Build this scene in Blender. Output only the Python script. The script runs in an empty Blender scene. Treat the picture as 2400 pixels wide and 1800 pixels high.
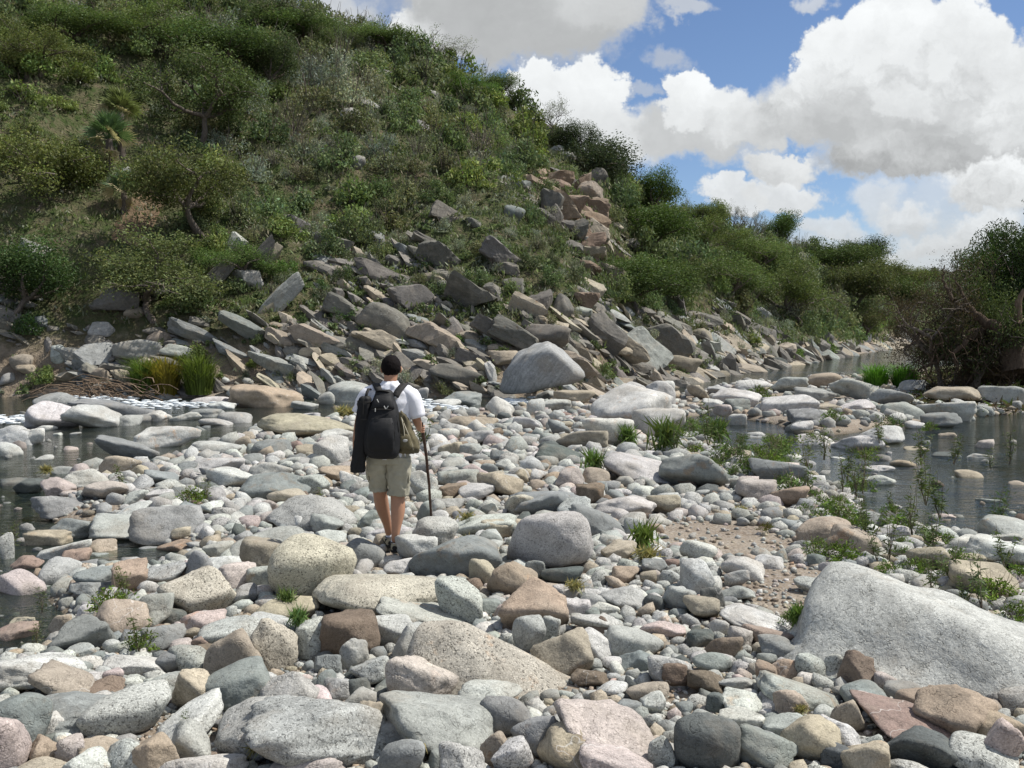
import bpy, bmesh, math, random
import numpy as np
from mathutils import Vector, Matrix, Euler

scene = bpy.context.scene
COL = scene.collection
R = math.radians
K = 0.46293            # measured in a 2212 px wide view of the photograph -> 1024 px
F = 1000.0             # focal length in px of the 1024 px wide picture
CH = 2.1               # eye height over the gravel bar
PITCH = math.atan(53.0 / F)

# ------------------------------------------------------------------ camera
cam_d = bpy.data.cameras.new('camera')
cam_d.sensor_width = 36.0
cam_d.lens = 36.0 * F / 1024.0
cam_d.clip_start = 0.1
cam_d.clip_end = 3000.0
cam = bpy.data.objects.new('camera', cam_d)
cam.location = (0, 0, CH)
cam.rotation_euler = (R(90) - PITCH, 0, 0)
COL.objects.link(cam)
scene.camera = cam

# ------------------------------------------------------------------ exposure
scene.view_settings.view_transform = 'Standard'
scene.view_settings.look = 'None'
scene.view_settings.exposure = 0.30
scene.view_settings.gamma = 1.0
scene.view_settings.use_curve_mapping = False
scene.cycles.max_bounces = 6
scene.cycles.diffuse_bounces = 2
scene.cycles.glossy_bounces = 2
scene.cycles.transmission_bounces = 3
scene.cycles.transparent_max_bounces = 6
scene.cycles.use_denoising = True

# ------------------------------------------------------------------ sun
SUN_EL, SUN_AZ = R(57), R(80)           # azimuth from +Y (view direction) towards +X (right)
sd = bpy.data.lights.new('sun', 'SUN')
sd.energy = 4.6
sd.angle = R(0.53)
sd.color = (1.0, 0.955, 0.88)
sun = bpy.data.objects.new('sun', sd)
sv = Vector((math.cos(SUN_EL) * math.sin(SUN_AZ), math.cos(SUN_EL) * math.cos(SUN_AZ), math.sin(SUN_EL)))
sun.rotation_euler = sv.to_track_quat('Z', 'Y').to_euler()
COL.objects.link(sun)

# ------------------------------------------------------------------ node helper
class NT:
    def __init__(s, tree): s.t = tree
    def n(s, typ, **kw):
        nd = s.t.nodes.new(typ)
        for k, v in kw.items(): setattr(nd, k, v)
        return nd
    def put(s, sock, v):
        if v is None: return
        if isinstance(v, bpy.types.NodeSocket): s.t.links.new(v, sock)
        else: sock.default_value = v
    def math(s, op, a, b=None, c=None, clamp=False):
        nd = s.n('ShaderNodeMath', operation=op, use_clamp=clamp)
        for i, v in enumerate((a, b, c)): s.put(nd.inputs[i], v)
        return nd.outputs[0]
    def vmath(s, op, a, b=None, out=0):
        nd = s.n('ShaderNodeVectorMath', operation=op)
        s.put(nd.inputs[0], a); s.put(nd.inputs[1], b)
        return nd.outputs[out]
    def mix(s, f, a, b, typ='RGBA', blend='MIX'):
        nd = s.n('ShaderNodeMix', data_type=typ, blend_type=blend)
        s.put(nd.inputs[0], f)
        i = {'FLOAT': 2, 'VECTOR': 4, 'RGBA': 6}[typ]
        s.put(nd.inputs[i], a); s.put(nd.inputs[i + 1], b)
        return nd.outputs[{'FLOAT': 0, 'VECTOR': 1, 'RGBA': 2}[typ]]
    def noise(s, vec, scale, detail=2.0, rough=0.5, out=0, dist=0.0):
        nd = s.n('ShaderNodeTexNoise')
        s.put(nd.inputs['Vector'], vec); s.put(nd.inputs['Scale'], scale)
        nd.inputs['Detail'].default_value = detail; nd.inputs['Roughness'].default_value = rough
        nd.inputs['Distortion'].default_value = dist
        return nd.outputs[out]
    def mr(s, v, a, b, c=0.0, d=1.0, smooth=False):
        nd = s.n('ShaderNodeMapRange')
        nd.interpolation_type = 'SMOOTHSTEP' if smooth else 'LINEAR'
        for i, x in enumerate((v, a, b, c, d)): s.put(nd.inputs[i], x)
        return nd.outputs[0]
    def xyz(s, a, b, c):
        nd = s.n('ShaderNodeCombineXYZ')
        for i, x in enumerate((a, b, c)): s.put(nd.inputs[i], x)
        return nd.outputs[0]

def c4(c): return (c[0], c[1], c[2], 1.0)

# ------------------------------------------------------------------ projection
_cp, _sp = math.cos(PITCH), math.sin(PITCH)
def ray(px, py):
    a, b = (px - 512.0) / F, (384.0 - py) / F
    return np.array((a, _cp + b * _sp, -_sp + b * _cp))
def at_z(px, py, z):
    d = ray(px, py); t = (z - CH) / d[2]
    return np.array((d[0] * t, d[1] * t, z))
def to_px(x, y, z):
    z = z - CH
    fy = y * _cp - z * _sp; uz = y * _sp + z * _cp
    return 512 + F * x / fy, 384 - F * uz / fy

# ------------------------------------------------------------------ world: sky and cumulus
w = bpy.data.worlds.new('World'); scene.world = w; w.use_nodes = True
w.cycles.sampling_method = 'MANUAL'; w.cycles.sample_map_resolution = 256
t = NT(w.node_tree); w.node_tree.nodes.clear()
sky = t.n('ShaderNodeTexSky', sky_type='NISHITA', sun_disc=False, sun_elevation=SUN_EL, sun_rotation=SUN_AZ)
sky.altitude = 900; sky.air_density = 1.0; sky.dust_density = 0.4; sky.ozone_density = 2.5
tc = t.n('ShaderNodeTexCoord').outputs['Generated']
sep = t.n('ShaderNodeSeparateXYZ'); t.put(sep.inputs[0], tc)
X, Y, Z = sep.outputs
yy = t.math('MAXIMUM', Y, 0.04)
u = t.math('DIVIDE', X, yy); v = t.math('DIVIDE', Z, yy)
uv = t.xyz(u, v, 0.0)
n1 = t.noise(uv, 7.0, 4.0, 0.62, out=1)
n2 = t.noise(t.vmath('ADD', uv, (7.3, 2.1, 4.0)), 26.0, 4.0, 0.68, out=1)
d1 = t.vmath('MULTIPLY', t.vmath('SUBTRACT', n1, (0.5, 0.5, 0.5)), (0.11, 0.085, 0.0))
d2 = t.vmath('MULTIPLY', t.vmath('SUBTRACT', n2, (0.5, 0.5, 0.5)), (0.040, 0.036, 0.0))
n3 = t.noise(t.vmath('ADD', uv, (1.3, 5.1, 2.0)), 70.0, 3.0, 0.65, out=1)
d3 = t.vmath('MULTIPLY', t.vmath('SUBTRACT', n3, (0.5, 0.5, 0.5)), (0.022, 0.020, 0.0))
uvd = t.vmath('ADD', t.vmath('ADD', t.vmath('ADD', uv, d1), d2), d3)
bil = t.noise(t.vmath('ADD', uv, d2), 17.0, 6.0, 0.66)
bil2 = t.noise(t.vmath('MULTIPLY', uv, (1.0, 1.8, 1.0)), 5.0, 5.0, 0.6)
skc = t.mix(1.0, sky.outputs[0], (0.96, 1.0, 1.10, 1), blend='MULTIPLY')
# everyday cumulus for every direction the list below does not describe
pz = t.math('MAXIMUM', Z, 0.03)
pl = t.xyz(t.math('DIVIDE', X, t.math('ADD', pz, 0.12)), t.math('DIVIDE', Y, t.math('ADD', pz, 0.12)), 0.0)
g1 = t.noise(pl, 0.9, 6.0, 0.6)
gcov = t.mr(g1, 0.47, 0.58, 0, 1, True)
gbr = t.mr(t.noise(t.vmath('ADD', pl, (0.0, 0.0, 3.0)), 1.6, 4.0), 0.35, 0.65, 5.2, 8.6)
gcol = t.xyz(t.math('MULTIPLY', gbr, 0.96), t.math('MULTIPLY', gbr, 0.985), gbr)
front = t.mr(Y, 0.62, 0.78, 0, 1, True)
col = skc
# blobs: photo box in the 2212 px view, softness, top and bottom brightness, opacity
BL = [
 (1380, 470, 2330, 640, .6, 7.4, 6.6, .62), (1900, 330, 2330, 560, .5, 7.6, 6.8, .6), (1560, 520, 2300, 600, .6, 8.2, 7.0, .55),
 (620, -60, 840, 78, .55, 7.2, 6.2, .85),
 (820, 15, 1010, 130, .16, 9.6, 8.6, 1), (840, -140, 1400, 150, .22, 5.6, 5.9, 1), (1180, -60, 1430, 75, .3, 6.6, 6.4, .95),
 (1385, 85, 1480, 150, .6, 6.6, 6.2, .55), (1330, 175, 1400, 210, .6, 7, 6.5, .5), (1700, -30, 1790, 20, .5, 7.8, 7.2, .7), (1440, -30, 1560, 20, .5, 7.6, 7.2, .7),
 (1090, 135, 1230, 260, .12, 9.6, 9.0, 1), (1180, 115, 1350, 300, .12, 9.7, 8.6, 1), (1190, 210, 1410, 400, .3, 8.6, 7.6, 1), (1330, 215, 1660, 370, .3, 7.0, 6.6, 1),
 (1395, 140, 1560, 300, .12, 9.8, 8.4, 1), (1480, 170, 1665, 330, .2, 9.0, 7.2, 1), (1560, 190, 1720, 330, .25, 8.4, 7.0, 1),
 (1720, 40, 1880, 200, .14, 9.7, 8.6, 1), (1800, -10, 2050, 180, .13, 9.8, 8.4, 1), (1960, 20, 2200, 200, .14, 9.7, 8.2, 1), (2080, 90, 2380, 300, .2, 9.2, 7.4, 1),
 (1640, 105, 2140, 330, .2, 8.9, 6.1, 1), (1640, 215, 2300, 330, .28, 6.9, 6.1, 1), (1880, 180, 2010, 260, .3, 8.9, 7.6, .9),
 (1740, 290, 2330, 400, .26, 6.6, 5.3, 1), (1590, 322, 1780, 395, .26, 8.6, 7.0, 1), (2030, 215, 2330, 350, .25, 8.6, 6.2, 1),
 (1505, 380, 1640, 470, .22, 9.3, 7.8, .95), (1590, 380, 1800, 460, .25, 9.0, 7.6, .95), (1830, 385, 1960, 470, .55, 8.4, 7.2, .75),
 (2035, 345, 2330, 475, .2, 9.5, 6.6, 1),
 (1880, 432, 2040, 505, .45, 8.8, 6.8, .85), (2040, 462, 2230, 540, .4, 9.0, 6.8, .85), (1930, 500, 2110, 552, .45, 8.4, 6.8, .8), (1700, 455, 1860, 512, .5, 8.6, 7.0, .75), (1780, 505, 1960, 550, .5, 8.2, 6.8, .7), (2130, 520, 2330, 570, .5, 8.6, 6.8, .8),
]
billow = t.mr(bil, 0.32, 0.68, -1.0, 1.0)
Bv, Av = None, None
for (x0, y0, x1, y1, soft, bt, bb, op) in BL:
    ra, rb = ray(x0 * K, y0 * K), ray(x1 * K, y1 * K)
    u0, u1, v1, v0 = ra[0] / ra[1], rb[0] / rb[1], ra[2] / ra[1], rb[2] / rb[1]
    q = t.vmath('MULTIPLY', t.vmath('SUBTRACT', uvd, ((u0 + u1) / 2, (v0 + v1) / 2, 0)), (2 / (u1 - u0), 2 / (v1 - v0), 0))
    a = t.mr(t.vmath('LENGTH', q, out=1), 1.0 + soft * .4, 1.0 - soft, 0, op, True)
    b = t.mr(t.math('ADD', t.vmath('DOT_PRODUCT', q, (0, 1, 0), out=1), billow), -0.9, 0.9, bb - max(0, (7.4 - bb)) * .55, bt)
    Bv = b if Bv is None else t.mix(a, Bv, b, 'FLOAT')
    Av = a if Av is None else t.mix(a, Av, 1.0, 'FLOAT')
Bv = t.math('MULTIPLY', Bv, t.mr(bil2, 0.3, 0.7, 0.90, 1.06))
cc = t.xyz(t.math('MULTIPLY', Bv, 0.965), t.math('MULTIPLY', Bv, 0.99), Bv)
col = t.mix(Av, skc, cc)
base = t.mix(gcov, skc, gcol)
col = t.mix(front, base, col)
col = t.mix(t.mr(Z, -0.02, 0.0), (1.6, 1.5, 1.3, 1), col)
bg = t.n('ShaderNodeBackground'); t.put(bg.inputs[0], col); bg.inputs[1].default_value = 0.082
out = t.n('ShaderNodeOutputWorld'); t.put(out.inputs[0], bg.outputs[0])

# ------------------------------------------------------------------ vectorised value noise
_rs = np.random.RandomState(11)
_TAB = _rs.rand(4096)
def _h(i, j, k): return _TAB[((i * 374761393) ^ (j * 668265263) ^ (k * 2147483647 + 1013)) % 4096]
def vnoise(p):
    p = np.asarray(p, float)
    f = np.floor(p).astype(np.int64); q = p - f; q = q * q * (3 - 2 * q)
    i, j, k = f[..., 0], f[..., 1], f[..., 2]; a, b, c = q[..., 0], q[..., 1], q[..., 2]
    def L(x, y, s): return x + (y - x) * s
    z0 = L(L(_h(i, j, k), _h(i + 1, j, k), a), L(_h(i, j + 1, k), _h(i + 1, j + 1, k), a), b)
    z1 = L(L(_h(i, j, k + 1), _h(i + 1, j, k + 1), a), L(_h(i, j + 1, k + 1), _h(i + 1, j + 1, k + 1), a), b)
    return L(z0, z1, c) * 2 - 1
def fbm(p, oct=4, gain=0.5):
    p = np.asarray(p, float); s = 0; a = 1.0
    for o in range(oct):
        s = s + a * vnoise(p + 17.3 * o); p = p * 2.03; a *= gain
    return s
def sstep(a, b, x):
    t_ = np.clip((x - a) / (b - a), 0, 1); return t_ * t_ * (3 - 2 * t_)

# ------------------------------------------------------------------ terrain
T_u = [-1400, -300, 0, 150, 301, 384, 430, 486, 509, 555, 602, 640, 685, 717, 741, 787, 833, 880, 907, 977, 1100, 2400]
Y0 = [36, 34, 33, 33, 33, 33, 33, 33, 33, 33.5, 36, 39, 44, 51, 56, 65, 84, 125, 158, 172, 175, 175]
Y1 = [100, 95, 82, 80, 80, 78, 75, 72, 70, 67, 66, 80, 95, 105, 115, 135, 155, 185, 215, 260, 300, 300]
SK = [-330, -320, -190, -95, 12, 42, 58, 86, 98, 126, 164, 199, 224, 232, 238, 250, 262, 272, 276, 274, 272, 272]
def tbl(T, u): return np.interp(u, T_u, T)
WZ = -0.10             # water level
WPOLY = [
 [(-700, 846), (0, 850), (250, 858), (500, 862), (760, 858), (900, 854), (1090, 858), (1180, 868), (1100, 890), (930, 900), (760, 915), (570, 925), (540, 965), (420, 985), (330, 1015), (170, 1040), (120, 1090), (170, 1120), (300, 1130), (370, 1180), (430, 1195), (330, 1235), (200, 1235), (150, 1290), (190, 1330), (130, 1420), (0, 1440), (-500, 1440)],
 [(1080, 853), (1290, 856), (1450, 838), (1560, 812), (1720, 786), (1850, 766), (1940, 751), (1985, 742), (2200, 742), (2400, 752), (2400, 775), (2100, 790), (1960, 800), (1900, 810), (1700, 828), (1560, 840), (1450, 868), (1290, 872), (1100, 880)],
 [(1400, 905), (1560, 895), (1700, 920), (1760, 945), (1900, 920), (2100, 900), (2212, 893), (2900, 890), (2900, 1160), (2120, 1165), (1900, 1150), (1800, 1060), (1650, 1010), (1560, 985), (1440, 930)],
]
WP = [np.array([at_z(a * K, b * K, WZ)[:2] for a, b in pl_]) for pl_ in WPOLY]
def poly_sd(P, x, y):
    """signed distance to polygon, positive inside"""
    d = np.full(x.shape, 1e9); ins = np.zeros(x.shape, bool)
    n = len(P)
    for i in range(n):
        ax, ay = P[i]; bx, by = P[(i + 1) % n]
        ex, ey = bx - ax, by - ay
        t_ = np.clip(((x - ax) * ex + (y - ay) * ey) / (ex * ex + ey * ey + 1e-9), 0, 1)
        d = np.minimum(d, np.hypot(x - ax - ex * t_, y - ay - ey * t_))
        if ey != 0:
            c = ((ay > y) != (by > y)) & (x < (ex) * (y - ay) / ey + ax)
            ins ^= c
    return np.where(ins, d, -d)
def water_sd(x, y):
    d = np.full(np.shape(x), -1e9)
    for P in WP: d = np.maximum(d, poly_sd(P, x, y))
    return d
def uy(x, y):
    phi = np.arctan2(x, y); r = np.hypot(x, y)
    lim = R(62)
    pc = np.clip(phi, -lim, lim)
    return 512 + F * np.tan(pc), r * np.cos(pc)
def height(x, y, fine=True):
    x = np.asarray(x, float); y = np.asarray(y, float)
    u_, yd = uy(x, y)
    y0, y1 = tbl(Y0, u_), tbl(Y1, u_)
    crest = CH + (331 - tbl(SK, u_)) / F * y1 - 0.9
    tt = (yd - y0) / (y1 - y0)
    tc_ = np.clip(tt, 0, 1)
    prof = crest * (0.10 * (1 - (1 - tc_) ** 6) + 0.90 * tc_ ** 1.04)
    prof = prof + np.clip(tt - 1, 0, 30) * (y1 - y0) * 0.06
    p2 = np.stack([x * 0.11, y * 0.11, 0 * x], -1)
    rough = fbm(p2, 4, 0.55)
    hill = prof + rough * 1.5 * sstep(0, 0.25, tt) * (1 - 0.75 * sstep(.8, 1.0, tt)) + 0.25 * sstep(0, .04, tt) * fbm(np.stack([x * .6, y * .6, x * 0], -1), 3)
    # right bank with its tree, above the stones
    rb = .55 * sstep(27, 34, yd) * sstep(930, 1010, u_) * (1 - sstep(46, 56, yd))
    wsd = water_sd(x, y)
    near = np.where(yd < 60, 1, 1.0)
    bar = 0.03 + 0.07 * fbm(np.stack([x * .35, y * .35, x * 0 + 3], -1), 3) * near
    bar = bar + 0.9 * rb
    bed = bar - (0.42 + 0.1 * fbm(np.stack([x * .8, y * .8, x * 0 + 9], -1), 2)) * sstep(-0.35, 0.9, wsd)
    return np.where(tt > 0, hill + np.minimum(bed, 0.05), bed)
def hgt(x, y): return float(height(np.array([x]), np.array([y]))[0])
def on_ground(px, py, tmax=420.0):
    """first point of the terrain along the view ray"""
    d = ray(px, py)
    ts = np.geomspace(3.5, tmax, 500)
    g = height(d[0] * ts, d[1] * ts) - (CH + d[2] * ts)
    k = np.argmax(g > 0)
    if g[k] <= 0: return None
    a, b = ts[max(k - 1, 0)], ts[k]
    tt = np.linspace(a, b, 24); g = height(d[0] * tt, d[1] * tt) - (CH + d[2] * tt)
    m = tt[np.argmax(g > 0)]
    return np.array((d[0] * m, d[1] * m, CH + d[2] * m))

# ------------------------------------------------------------------ mesh helpers
def mesh_from(name, V, Fc, smooth=True, col=None, mats=(), fm=None, foot=None):
    """V (n,3); Fc (m,k) array of equal-size faces"""
    me = bpy.data.meshes.new(name)
    V = np.asarray(V, np.float32); Fc = np.asarray(Fc, np.int32)
    m, k = Fc.shape
    me.vertices.add(len(V)); me.vertices.foreach_set('co', V.ravel())
    me.loops.add(m * k); me.loops.foreach_set('vertex_index', Fc.ravel())
    me.polygons.add(m)
    me.polygons.foreach_set('loop_start', np.arange(0, m * k, k, dtype=np.int32))
    me.polygons.foreach_set('loop_total', np.full(m, k, np.int32))
    if fm is not None: me.polygons.foreach_set('material_index', np.asarray(fm, np.int32))
    me.update(calc_edges=True)
    me.polygons.foreach_set('use_smooth', np.full(m, smooth, bool))
    if col is not None:
        at = me.color_attributes.new('col', 'FLOAT_COLOR', 'POINT')
        c = np.ones((len(V), 4), np.float32); c[:, :np.shape(col)[1]] = col
        at.data.foreach_set('color', c.ravel())
    if foot is not None: me.attributes.new('foot', 'FLOAT', 'POINT').data.foreach_set('value', np.asarray(foot, np.float32))
    for mt in mats: me.materials.append(mt)
    return me
def link(name, me, parent=None, loc=None, rot=None, scl=None):
    o = bpy.data.objects.new(name, me); COL.objects.link(o)
    if loc is not None: o.location = [float(q) for q in loc]
    if rot is not None: o.rotation_euler = rot
    if scl is not None: o.scale = [float(q) for q in scl]
    if parent is not None: o.parent = parent
    return o
def tag(o, label=None, cat=None, group=None, kind=None):
    if label: o['label'] = label
    if cat: o['category'] = cat
    if group: o['group'] = group
    if kind: o['kind'] = kind
    return o
def empty(name, loc): 
    o = bpy.data.objects.new(name, None); COL.objects.link(o); o.location = [float(q) for q in loc]; o.empty_display_size = .1
    return o
def rotm(ax, ang): return np.array(Matrix.Rotation(ang, 3, ax))
def join(parts):
    V = []; Fs = []; C = []; n = 0
    for p in parts:
        V.append(p[0]); Fs.append(p[1] + n); n += len(p[0])
        if len(p) > 2: C.append(p[2])
    return np.concatenate(V), np.concatenate(Fs), (np.concatenate(C) if C else None)
def tube(P, rad, sides=6, closed=True):
    P = np.asarray(P, float); n = len(P)
    rad = np.broadcast_to(np.asarray(rad, float), (n,))
    T = np.gradient(P, axis=0); T /= np.linalg.norm(T, axis=1)[:, None] + 1e-9
    up = np.array((0, 0, 1.0)) if abs(T[0][2]) < .9 else np.array((1.0, 0, 0))
    A = np.cross(T, up); A /= np.linalg.norm(A, axis=1)[:, None] + 1e-9
    B = np.cross(T, A)
    th = np.arange(sides) * 2 * np.pi / sides
    V = P[:, None] + rad[:, None, None] * (A[:, None] * np.cos(th)[None, :, None] + B[:, None] * np.sin(th)[None, :, None])
    V = V.reshape(-1, 3)
    i = np.arange(n - 1)[:, None] * sides; j = np.arange(sides)[None]; j2 = (j + 1) % sides
    Q = np.stack([i + j, i + j2, i + sides + j2, i + sides + j], -1).reshape(-1, 4)
    return V, Q
# ------------------------------------------------------------------ materials
def new_mat(name):
    m = bpy.data.materials.new(name); m.use_nodes = True
    m.node_tree.nodes.clear()
    return m, NT(m.node_tree)
def finish(t, shader):
    o = t.n('ShaderNodeOutputMaterial'); t.put(o.inputs[0], shader)
def bsdf(t, colr, rough=0.9, normal=None, spec=0.3):
    b = t.n('ShaderNodeBsdfPrincipled')
    t.put(b.inputs['Base Color'], colr); t.put(b.inputs['Roughness'], rough)
    b.inputs['Specular IOR Level'].default_value = spec
    t.put(b.inputs['Normal'], normal)
    return b.outputs[0]
def bump(t, h, strength, dist, prev=None):
    b = t.n('ShaderNodeBump'); b.inputs['Strength'].default_value = strength; b.inputs['Distance'].default_value = dist
    t.put(b.inputs['Height'], h); t.put(b.inputs['Normal'], prev)
    return b.outputs[0]

def rock_group():
    g = bpy.data.node_groups.new('rock_surface', 'ShaderNodeTree')
    for nm, ty in (('Color', 'NodeSocketColor'), ('Speckle', 'NodeSocketFloat'), ('Random', 'NodeSocketFloat')):
        g.interface.new_socket(nm, in_out='INPUT', socket_type=ty)
    g.interface.new_socket('Shader', in_out='OUTPUT', socket_type='NodeSocketShader')
    t = NT(g)
    gi = t.n('NodeGroupInput').outputs; colr, spk, rnd = gi[0], gi[1], gi[2]
    pos = t.n('ShaderNodeNewGeometry').outputs['Position']
    p = t.vmath('ADD', pos, t.xyz(t.math('MULTIPLY', rnd, 91.0), t.math('MULTIPLY', rnd, 57.0), t.math('MULTIPLY', rnd, 33.0)))
    big = t.noise(p, 3.2, 4, .6)
    mid = t.noise(p, 14.0, 5, .65)
    grain = t.noise(p, 62.0, 2.5, .7)
    fine = t.noise(t.vmath('ADD', p, (3.1, 8.2, 1.7)), 120.0, 2, .6)
    # bedding / flow bands turned a different way on every stone
    ax = t.vmath('NORMALIZE', t.xyz(t.math('SINE', t.math('MULTIPLY', rnd, 40.0)), t.math('COSINE', t.math('MULTIPLY', rnd, 71.0)), t.math('SINE', t.math('MULTIPLY', rnd, 93.0))))
    bd = t.vmath('DOT_PRODUCT', p, ax, out=1)
    bandn = t.noise(t.xyz(t.math('ADD', t.math('MULTIPLY', bd, 16.0), t.math('MULTIPLY', mid, 2.5)), t.math('MULTIPLY', big, 2.0), 0.0), 1.0, 3, .7)
    isband = t.mr(t.math('FRACT', t.math('MULTIPLY', rnd, 13.7)), 0.55, 0.75, 0.12, 1.0)
    # tone
    k = t.mr(big, .3, .7, .80, 1.18)
    k = t.math('MULTIPLY', k, t.mr(mid, .3, .7, .84, 1.14))
    k = t.math('MULTIPLY', k, t.mix(isband, 1.0, t.mr(bandn, .3, .7, .72, 1.2), 'FLOAT'))
    # salt-and-pepper grains
    dark = t.mr(grain, .45, .37, 0, 1, True)
    lite = t.mr(fine, .54, .62, 0, 1, True)
    k = t.math('MULTIPLY', k, t.mix(t.math('MULTIPLY', dark, spk), 1.0, .28, 'FLOAT'))
    k = t.math('MULTIPLY', k, t.mix(t.math('MULTIPLY', lite, spk), 1.0, 1.45, 'FLOAT'))
    k = t.math('MULTIPLY', k, t.mr(fine, .3, .7, .90, 1.10))
    c = t.vmath('SCALE', colr, None); t.t.nodes[-1].inputs['Scale'].default_value = 1; t.put(t.t.nodes[-1].inputs['Scale'], k)
    # rust stain and dark weathering patches
    st = t.mr(t.noise(t.vmath('ADD', p, (5, 5, 5)), 5.0, 4, .7), .56, .70, 0, .55, True)
    st = t.math('MULTIPLY', st, t.mr(t.math('FRACT', t.math('MULTIPLY', rnd, 7.13)), .5, .9, 0.05, 1.0))
    c = t.mix(st, c, t.vmath('MULTIPLY', c, (1.12, .72, .45)))
    wk = t.mr(t.noise(t.vmath('ADD', p, (9, 2, 5)), 7.0, 5, .75), .58, .68, 0, .55, True)
    wk = t.math('MULTIPLY', wk, t.mr(t.math('FRACT', t.math('MULTIPLY', rnd, 3.77)), .2, .9, 0.1, 1.0))
    c = t.mix(wk, c, t.vmath('MULTIPLY', c, (.42, .43, .42)))
    # pale quartz vein on some
    vn = t.math('ABSOLUTE', t.math('SUBTRACT', t.noise(t.vmath('ADD', p, (1, 7, 2)), 2.4, 3, .5), .5))
    vv = t.math('MULTIPLY', t.mr(vn, .004, .001), t.mr(t.math('FRACT', t.math('MULTIPLY', rnd, 23.3)), .86, .9, 0, .5))
    c = t.mix(vv, c, (.62, .61, .58, 1))
    du = t.mr(t.noise(t.vmath('ADD', pos, (2, 2, 2)), 1.3, 5, .7), .50, .66, 0, .38, True)
    c = t.mix(du, c, (.30, .265, .215, 1))
    cr = t.math('ABSOLUTE', t.math('SUBTRACT', t.noise(t.vmath('ADD', p, (4, 1, 8)), 4.0, 4, .6), .5))
    crk = t.mr(cr, .0, .008, 0, 1)
    c = t.mix(t.mr(crk, 0, 1, .45, 0), c, t.vmath('MULTIPLY', c, (.35, .33, .3)))
    h = t.math('ADD', t.math('MULTIPLY', mid, 1.0), t.math('MULTIPLY', grain, .22))
    h = t.math('ADD', h, t.math('MULTIPLY', crk, .25))
    h = t.math('ADD', h, t.math('MULTIPLY', bandn, t.math('MULTIPLY', isband, .35)))
    nrm = bump(t, h, .45, .03)
    sh = bsdf(t, c, .88, nrm, .25)
    o = t.n('NodeGroupOutput'); t.put(o.inputs[0], sh)
    return g
RG = rock_group()
def rock_mat_obj():
    m, t = new_mat('stone')
    oi = t.n('ShaderNodeObjectInfo')
    g = t.n('ShaderNodeGroup'); g.node_tree = RG
    t.put(g.inputs[0], oi.outputs['Color']); t.put(g.inputs[1], oi.outputs['Alpha']); t.put(g.inputs[2], oi.outputs['Random'])
    finish(t, g.outputs[0]); return m
def rock_mat_attr():
    m, t = new_mat('loose_stones')
    a = t.n('ShaderNodeAttribute', attribute_name='col')
    r = t.n('ShaderNodeAttribute', attribute_name='rnd')
    g = t.n('ShaderNodeGroup'); g.node_tree = RG
    t.put(g.inputs[0], a.outputs['Color']); t.put(g.inputs[1], a.outputs['Alpha']); t.put(g.inputs[2], r.outputs['Fac'])
    finish(t, g.outputs[0]); return m
M_ROCK = rock_mat_obj(); M_STONES = rock_mat_attr()

def m_ground():
    m, t = new_mat('sand_and_gravel')
    pos = t.n('ShaderNodeNewGeometry').outputs['Position']
    a = t.noise(pos, .9, 5, .6); b = t.noise(pos, 22, 4, .7)
    vo = t.n('ShaderNodeTexVoronoi'); t.put(vo.inputs['Vector'], pos); vo.inputs['Scale'].default_value = 26
    c = t.mix(t.mr(a, .35, .65), (.19, .145, .105, 1), (.31, .26, .20, 1))
    c = t.mix(t.mr(b, .4, .75, 0, .8), c, (.34, .32, .29, 1))
    c = t.mix(t.mr(b, .42, .3, 0, .75), c, (.10, .08, .06, 1))
    sz_ = t.n('ShaderNodeSeparateXYZ'); t.put(sz_.inputs[0], pos)
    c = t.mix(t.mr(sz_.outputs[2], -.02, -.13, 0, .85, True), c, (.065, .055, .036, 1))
    h = t.math('ADD', b, t.math('MULTIPLY', vo.outputs['Distance'], -.7))
    finish(t, bsdf(t, c, .95, bump(t, h, .8, .03), .2)); return m
def m_hill():
    m, t = new_mat('hillside_soil')
    pos = t.n('ShaderNodeNewGeometry').outputs['Position']
    a = t.noise(pos, .18, 5, .6); b = t.noise(pos, 1.6, 6, .7); d = t.noise(pos, 7.0, 4, .7)
    c = t.mix(t.mr(a, .35, .65), (.095, .10, .05, 1), (.17, .145, .09, 1))
    c = t.mix(t.mr(b, .42, .62), c, (.055, .085, .024, 1))
    c = t.mix(t.mr(b, .44, .34, 0, .8), c, (.17, .135, .095, 1))
    c = t.mix(t.mr(d, .4, .3, 0, .7), c, (.03, .03, .018, 1))
    ft = t.n('ShaderNodeAttribute', attribute_name='foot').outputs['Fac']
    tan = t.mix(t.mr(b, .35, .65), (.20, .155, .115, 1), (.33, .275, .205, 1))
    c = t.mix(t.mr(t.math('ADD', ft, t.math('MULTIPLY', t.math('SUBTRACT', b, .5), 1.6)), .25, .75, 0, 1, True), c, tan)
    finish(t, bsdf(t, c, .95, bump(t, t.math('ADD', b, t.math('MULTIPLY', d, .4)), .9, .5), .15)); return m
M_GROUND = m_ground(); M_HILL = m_hill()
def m_soil():
    m, t = new_mat('ochre_soil')
    pos = t.n('ShaderNodeNewGeometry').outputs['Position']
    b = t.noise(pos, 3, 6, .75)
    c = t.mix(t.mr(b, .35, .65), (.13, .095, .06, 1), (.24, .17, .11, 1))
    finish(t, bsdf(t, c, .95, bump(t, b, .9, .2), .15)); return m
M_SOIL = m_soil()

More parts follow.
